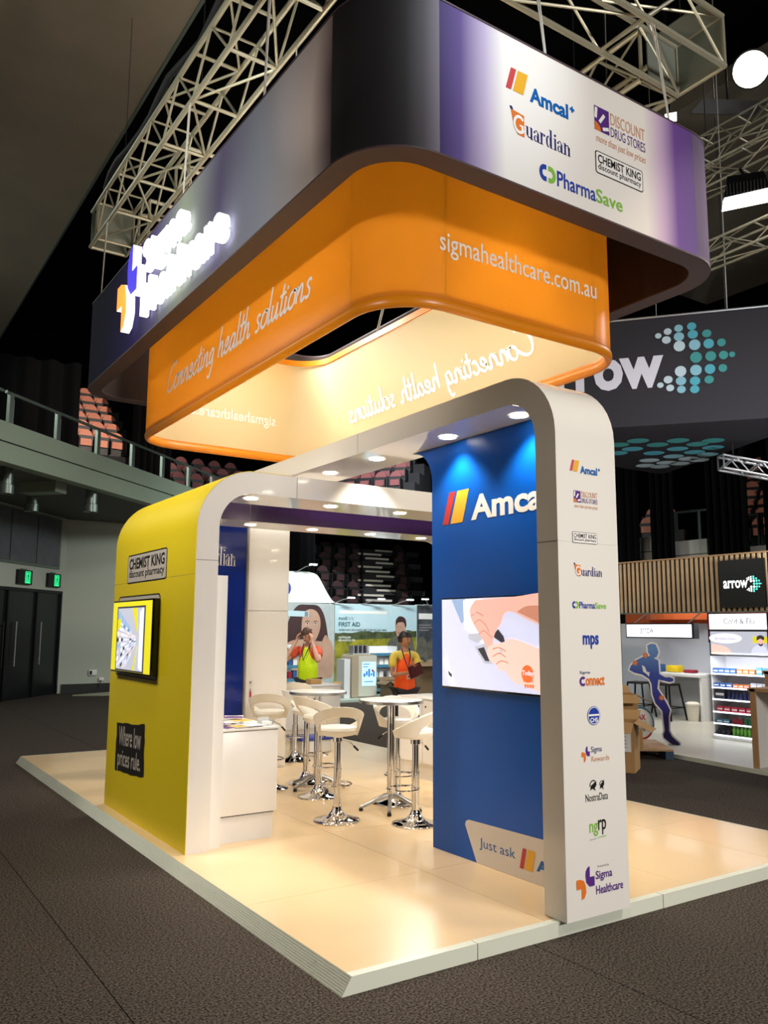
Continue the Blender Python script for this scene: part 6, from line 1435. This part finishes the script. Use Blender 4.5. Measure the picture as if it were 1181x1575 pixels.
mb = MB(); mb.box(.26, .69, 6.53, 6.54, 6.2, 6.65, 'truss_plate'); mb.build('end_plate', fl_)
for a, b in (((.26, 6.27, 6.2), (.26, 6.54, 6.2)), ((.69, 6.27, 6.2), (.69, 6.54, 6.2)), ((.26, 6.27, 6.65), (.26, 6.54, 6.65)), ((.69, 6.27, 6.65), (.69, 6.54, 6.65)), ((.26, 6.54, 6.2), (.69, 6.54, 6.2))): mb = MB(); mb.tube([a, b], .022, 'truss_metal', 8); mb.build('chord', fl_)
truss('distant box truss at upper right', (8.2, .5, 7.98), (8.2, 7.5, 7.98), .3, .33, 1.1, r=.02, rb=.01)
truss('distant box truss just above the black banner', (8.45, .8, 6.99), (8.45, 7.0, 6.99), .3, .3, 1.1, r=.02, rb=.01)
truss('far sloping truss right of the black banner underside', (11.2, 5.52, 4.52), (13.6, 4.02, 4.0), .24, .24, .5, r=.022, rb=.012, m='silver_tube')
truss('dim truss under the upper right slab', (10.5, 0.5, 10.0), (10.5, 6.5, 10.0), .4, .4, .8, r=.02, rb=.012)
for x, y in ((.26, 3.15), (.26, 1.55), (.26, 5.75)):
    for o_ in (0, .035): cable([(x-.01, y+o_, 6.2), (.22, y+o_*.3, 5.246)], '%s of the cable pair from left truss to sign, %s' % (['nearer', 'farther'][o_ > 0], {3.15: 'above the glowing letters', 1.55: 'nearest the front', 5.75: 'at the rear corner'}[y]), 'cables on the left side')
for x in (1.55, 2.80):
    for o_ in (0, .03): cable([(x+o_, .26, 6.2), (x+o_*.3, .14, 5.246)], '%s of the cable pair from front truss to sign, %s' % (['left', 'right'][o_ > 0], 'near its corner' if x > 2 else 'near its middle'), 'cables on the front side')
for o_ in (0, .035): cable([(.70+o_, 6.10, 6.2), (.70+o_*.3, 6.22, 5.246)], '%s thin cable at the sign rear left corner' % ['left', 'right'][o_ > 0], 'cables on the rear side')
for y in (3.2, 4.3):
    for o_ in (0, .04): cable([(2.98, y+o_, 5.01), (3.285, y+o_, 6.2)], 'short cable on the far rim of the orange ring, %s, %s strand' % (['nearer pair', 'farther pair'][y > 4], ['first', 'second'][o_ > 0]), 'cables on the orange ring')
for x, y in ((.72, 2.0), (.72, 4.3)): cable([(.71, y, 5.01), (.69, y, 6.2)], 'cable from left truss to orange ring, %s' % ['towards the front', 'towards the rear'][y > 3], 'cables on the near rim')
for x, y, w_ in ((.475, .2, 'left truss front end'), (.475, 3.5, 'left truss middle'), (.475, 6.0, 'left truss rear end'), (3.5, .5, 'front right corner'), (3.5, 6.0, 'rear right corner')): cable([(x, y, 6.65), (x, y, 14.5)], 'thin dark wire holding the '+w_, 'hoist wires', .004, 'cable_dark')
for i_, (x, y, z) in enumerate(((8.2, 2, 8.31), (8.2, 6, 8.31), (8.45, 1.8, 7.29), (8.45, 5.5, 7.29), (13.0, 4.40, 4.40), (11.4, 5.40, 4.74), (10.5, 2, 10.4), (10.5, 5, 10.4))): cable([(x, y, z), (x+.02, y, 14.5)], 'dark chain holding the '+['upper right truss, near end', 'upper right truss, far end', 'truss above the black banner, near end', 'truss above the black banner, far end', 'sloping truss, right end', 'sloping truss, left end', 'dim high truss, near end', 'dim high truss, far end'][i_], 'far hoist chains', .012, 'cable_dark')
# black power cables along the truss
mb = MB(); mb.tube([(.25+.03*math.sin(k*1.3), -.6+k*.33, 6.725+.02*math.sin(k*2.1)) for k in range(21)], .035, 'cable_dark', 6); tag(mb.build('cable_loom', smooth=180), 'dark bundled cable loom lying along the left truss', 'cable')

# lamps that are in view
fd = thing('floodlight', 'round glaring floodlight at upper right', 'light', (11.93, 4.92, 12.34)); dr = (Vector((-2.0, -3.4, 1.6))-Vector((11.93, 4.92, 12.34))).normalized()
mb = MB(); c_ = Vector((11.93, 4.92, 12.34)); mb.tube([c_-dr*.35, c_-dr*.02], .28, 'steel_black', 20, r2=.36); mb.build('housing', fd)
mb = MB(); mb.tube([c_-dr*.02, c_], .32, 'lamp_disc', 24); mb.build('lens', fd); mb = MB(); mb.tube([c_-dr*.3, c_-dr*.3+Vector((0, 0, 2.2))], .02, 'steel_black', 6); mb.build('yoke', fd)
pc = thing('flood_fixture', 'black boxy flood fixture with a bright lower lip under the right truss', 'light', (7.9, 2.65, 7.5))
f_ = Fr((7.86, 2.66, 7.41), (.607, -.794, 0), (0, 0, 1)); mb = MB(); mb.prism(f_, [(-.30, .02), (.30, .06), (.22, .36), (-.24, .36)], -.3, 0, 'steel_black')
mb.build('housing', pc); mb = MB(); mb.prism(f_, [(-.31, .0), (.30, .04), (.28, .10), (-.29, .05)], -.28, .012, 'lamp_soft'); mb.build('lens', pc)
for k in range(12): mb = MB(); mb.obox(f_, -.26+.043*k, -.245+.043*k, .10, .24, 0, .02, 'cable_dark'); mb.build('cooling_fin', pc)
mb = MB(); mb.tube([f_(0, .36, -.1), Vector((8.03, 2.85, 7.98))], .02, 'steel_black', 6); mb.build('clamp', pc)
lp = thing('led_panel', 'slanted grid light panel below the floodlight', 'light', (11.2, 5.4, 11.7)); f_ = Fr((11.02, 5.68, 11.5), Vector((.52, -.40, -.06)), Vector((-.15, .35, -.35)))
mb = MB(); mb.obox(f_, 0, 1.2, -.32, .0, -.08, 0, 'steel_black'); mb.build('housing', lp); mb = MB()
for i in range(10):
    for j in range(3): mb.obox(f_, .05+.11*i, .12+.11*i, -.29+.095*j, -.23+.095*j, 0, .01, 'lit_dot_0')
mb.build('lamp_cells', lp); mb = MB(); mb.tube([f_(.6, -.16, -.05), f_(.6, -.16, -.05)+Vector((0, 0, 2.9))], .02, 'steel_black', 6); mb.build('hanger', lp)
rl = thing('rig_light', 'small bright lamp head peeking above the sign at right', 'light', (5.2, 1.85, 7.2)); f_ = Fr((5.15, 1.85, 7.1), (.607, -.794, 0), (.3, .2, .93)); mb = MB(); mb.obox(f_, -.06, .08, -.02, .14, -.1, 0, 'steel_black'); mb.build('housing', rl); mb = MB(); mb.obox(f_, -.05, .07, -.01, .12, 0, .01, 'lamp_disc'); mb.build('lens', rl); mb = MB(); mb.tube([f_(0, .14, -.05), Vector((5.15, 1.9, 14.5))], .012, 'steel_black', 6); mb.build('hanger', rl)

for m_ in [s for s in protos.values()]: pass
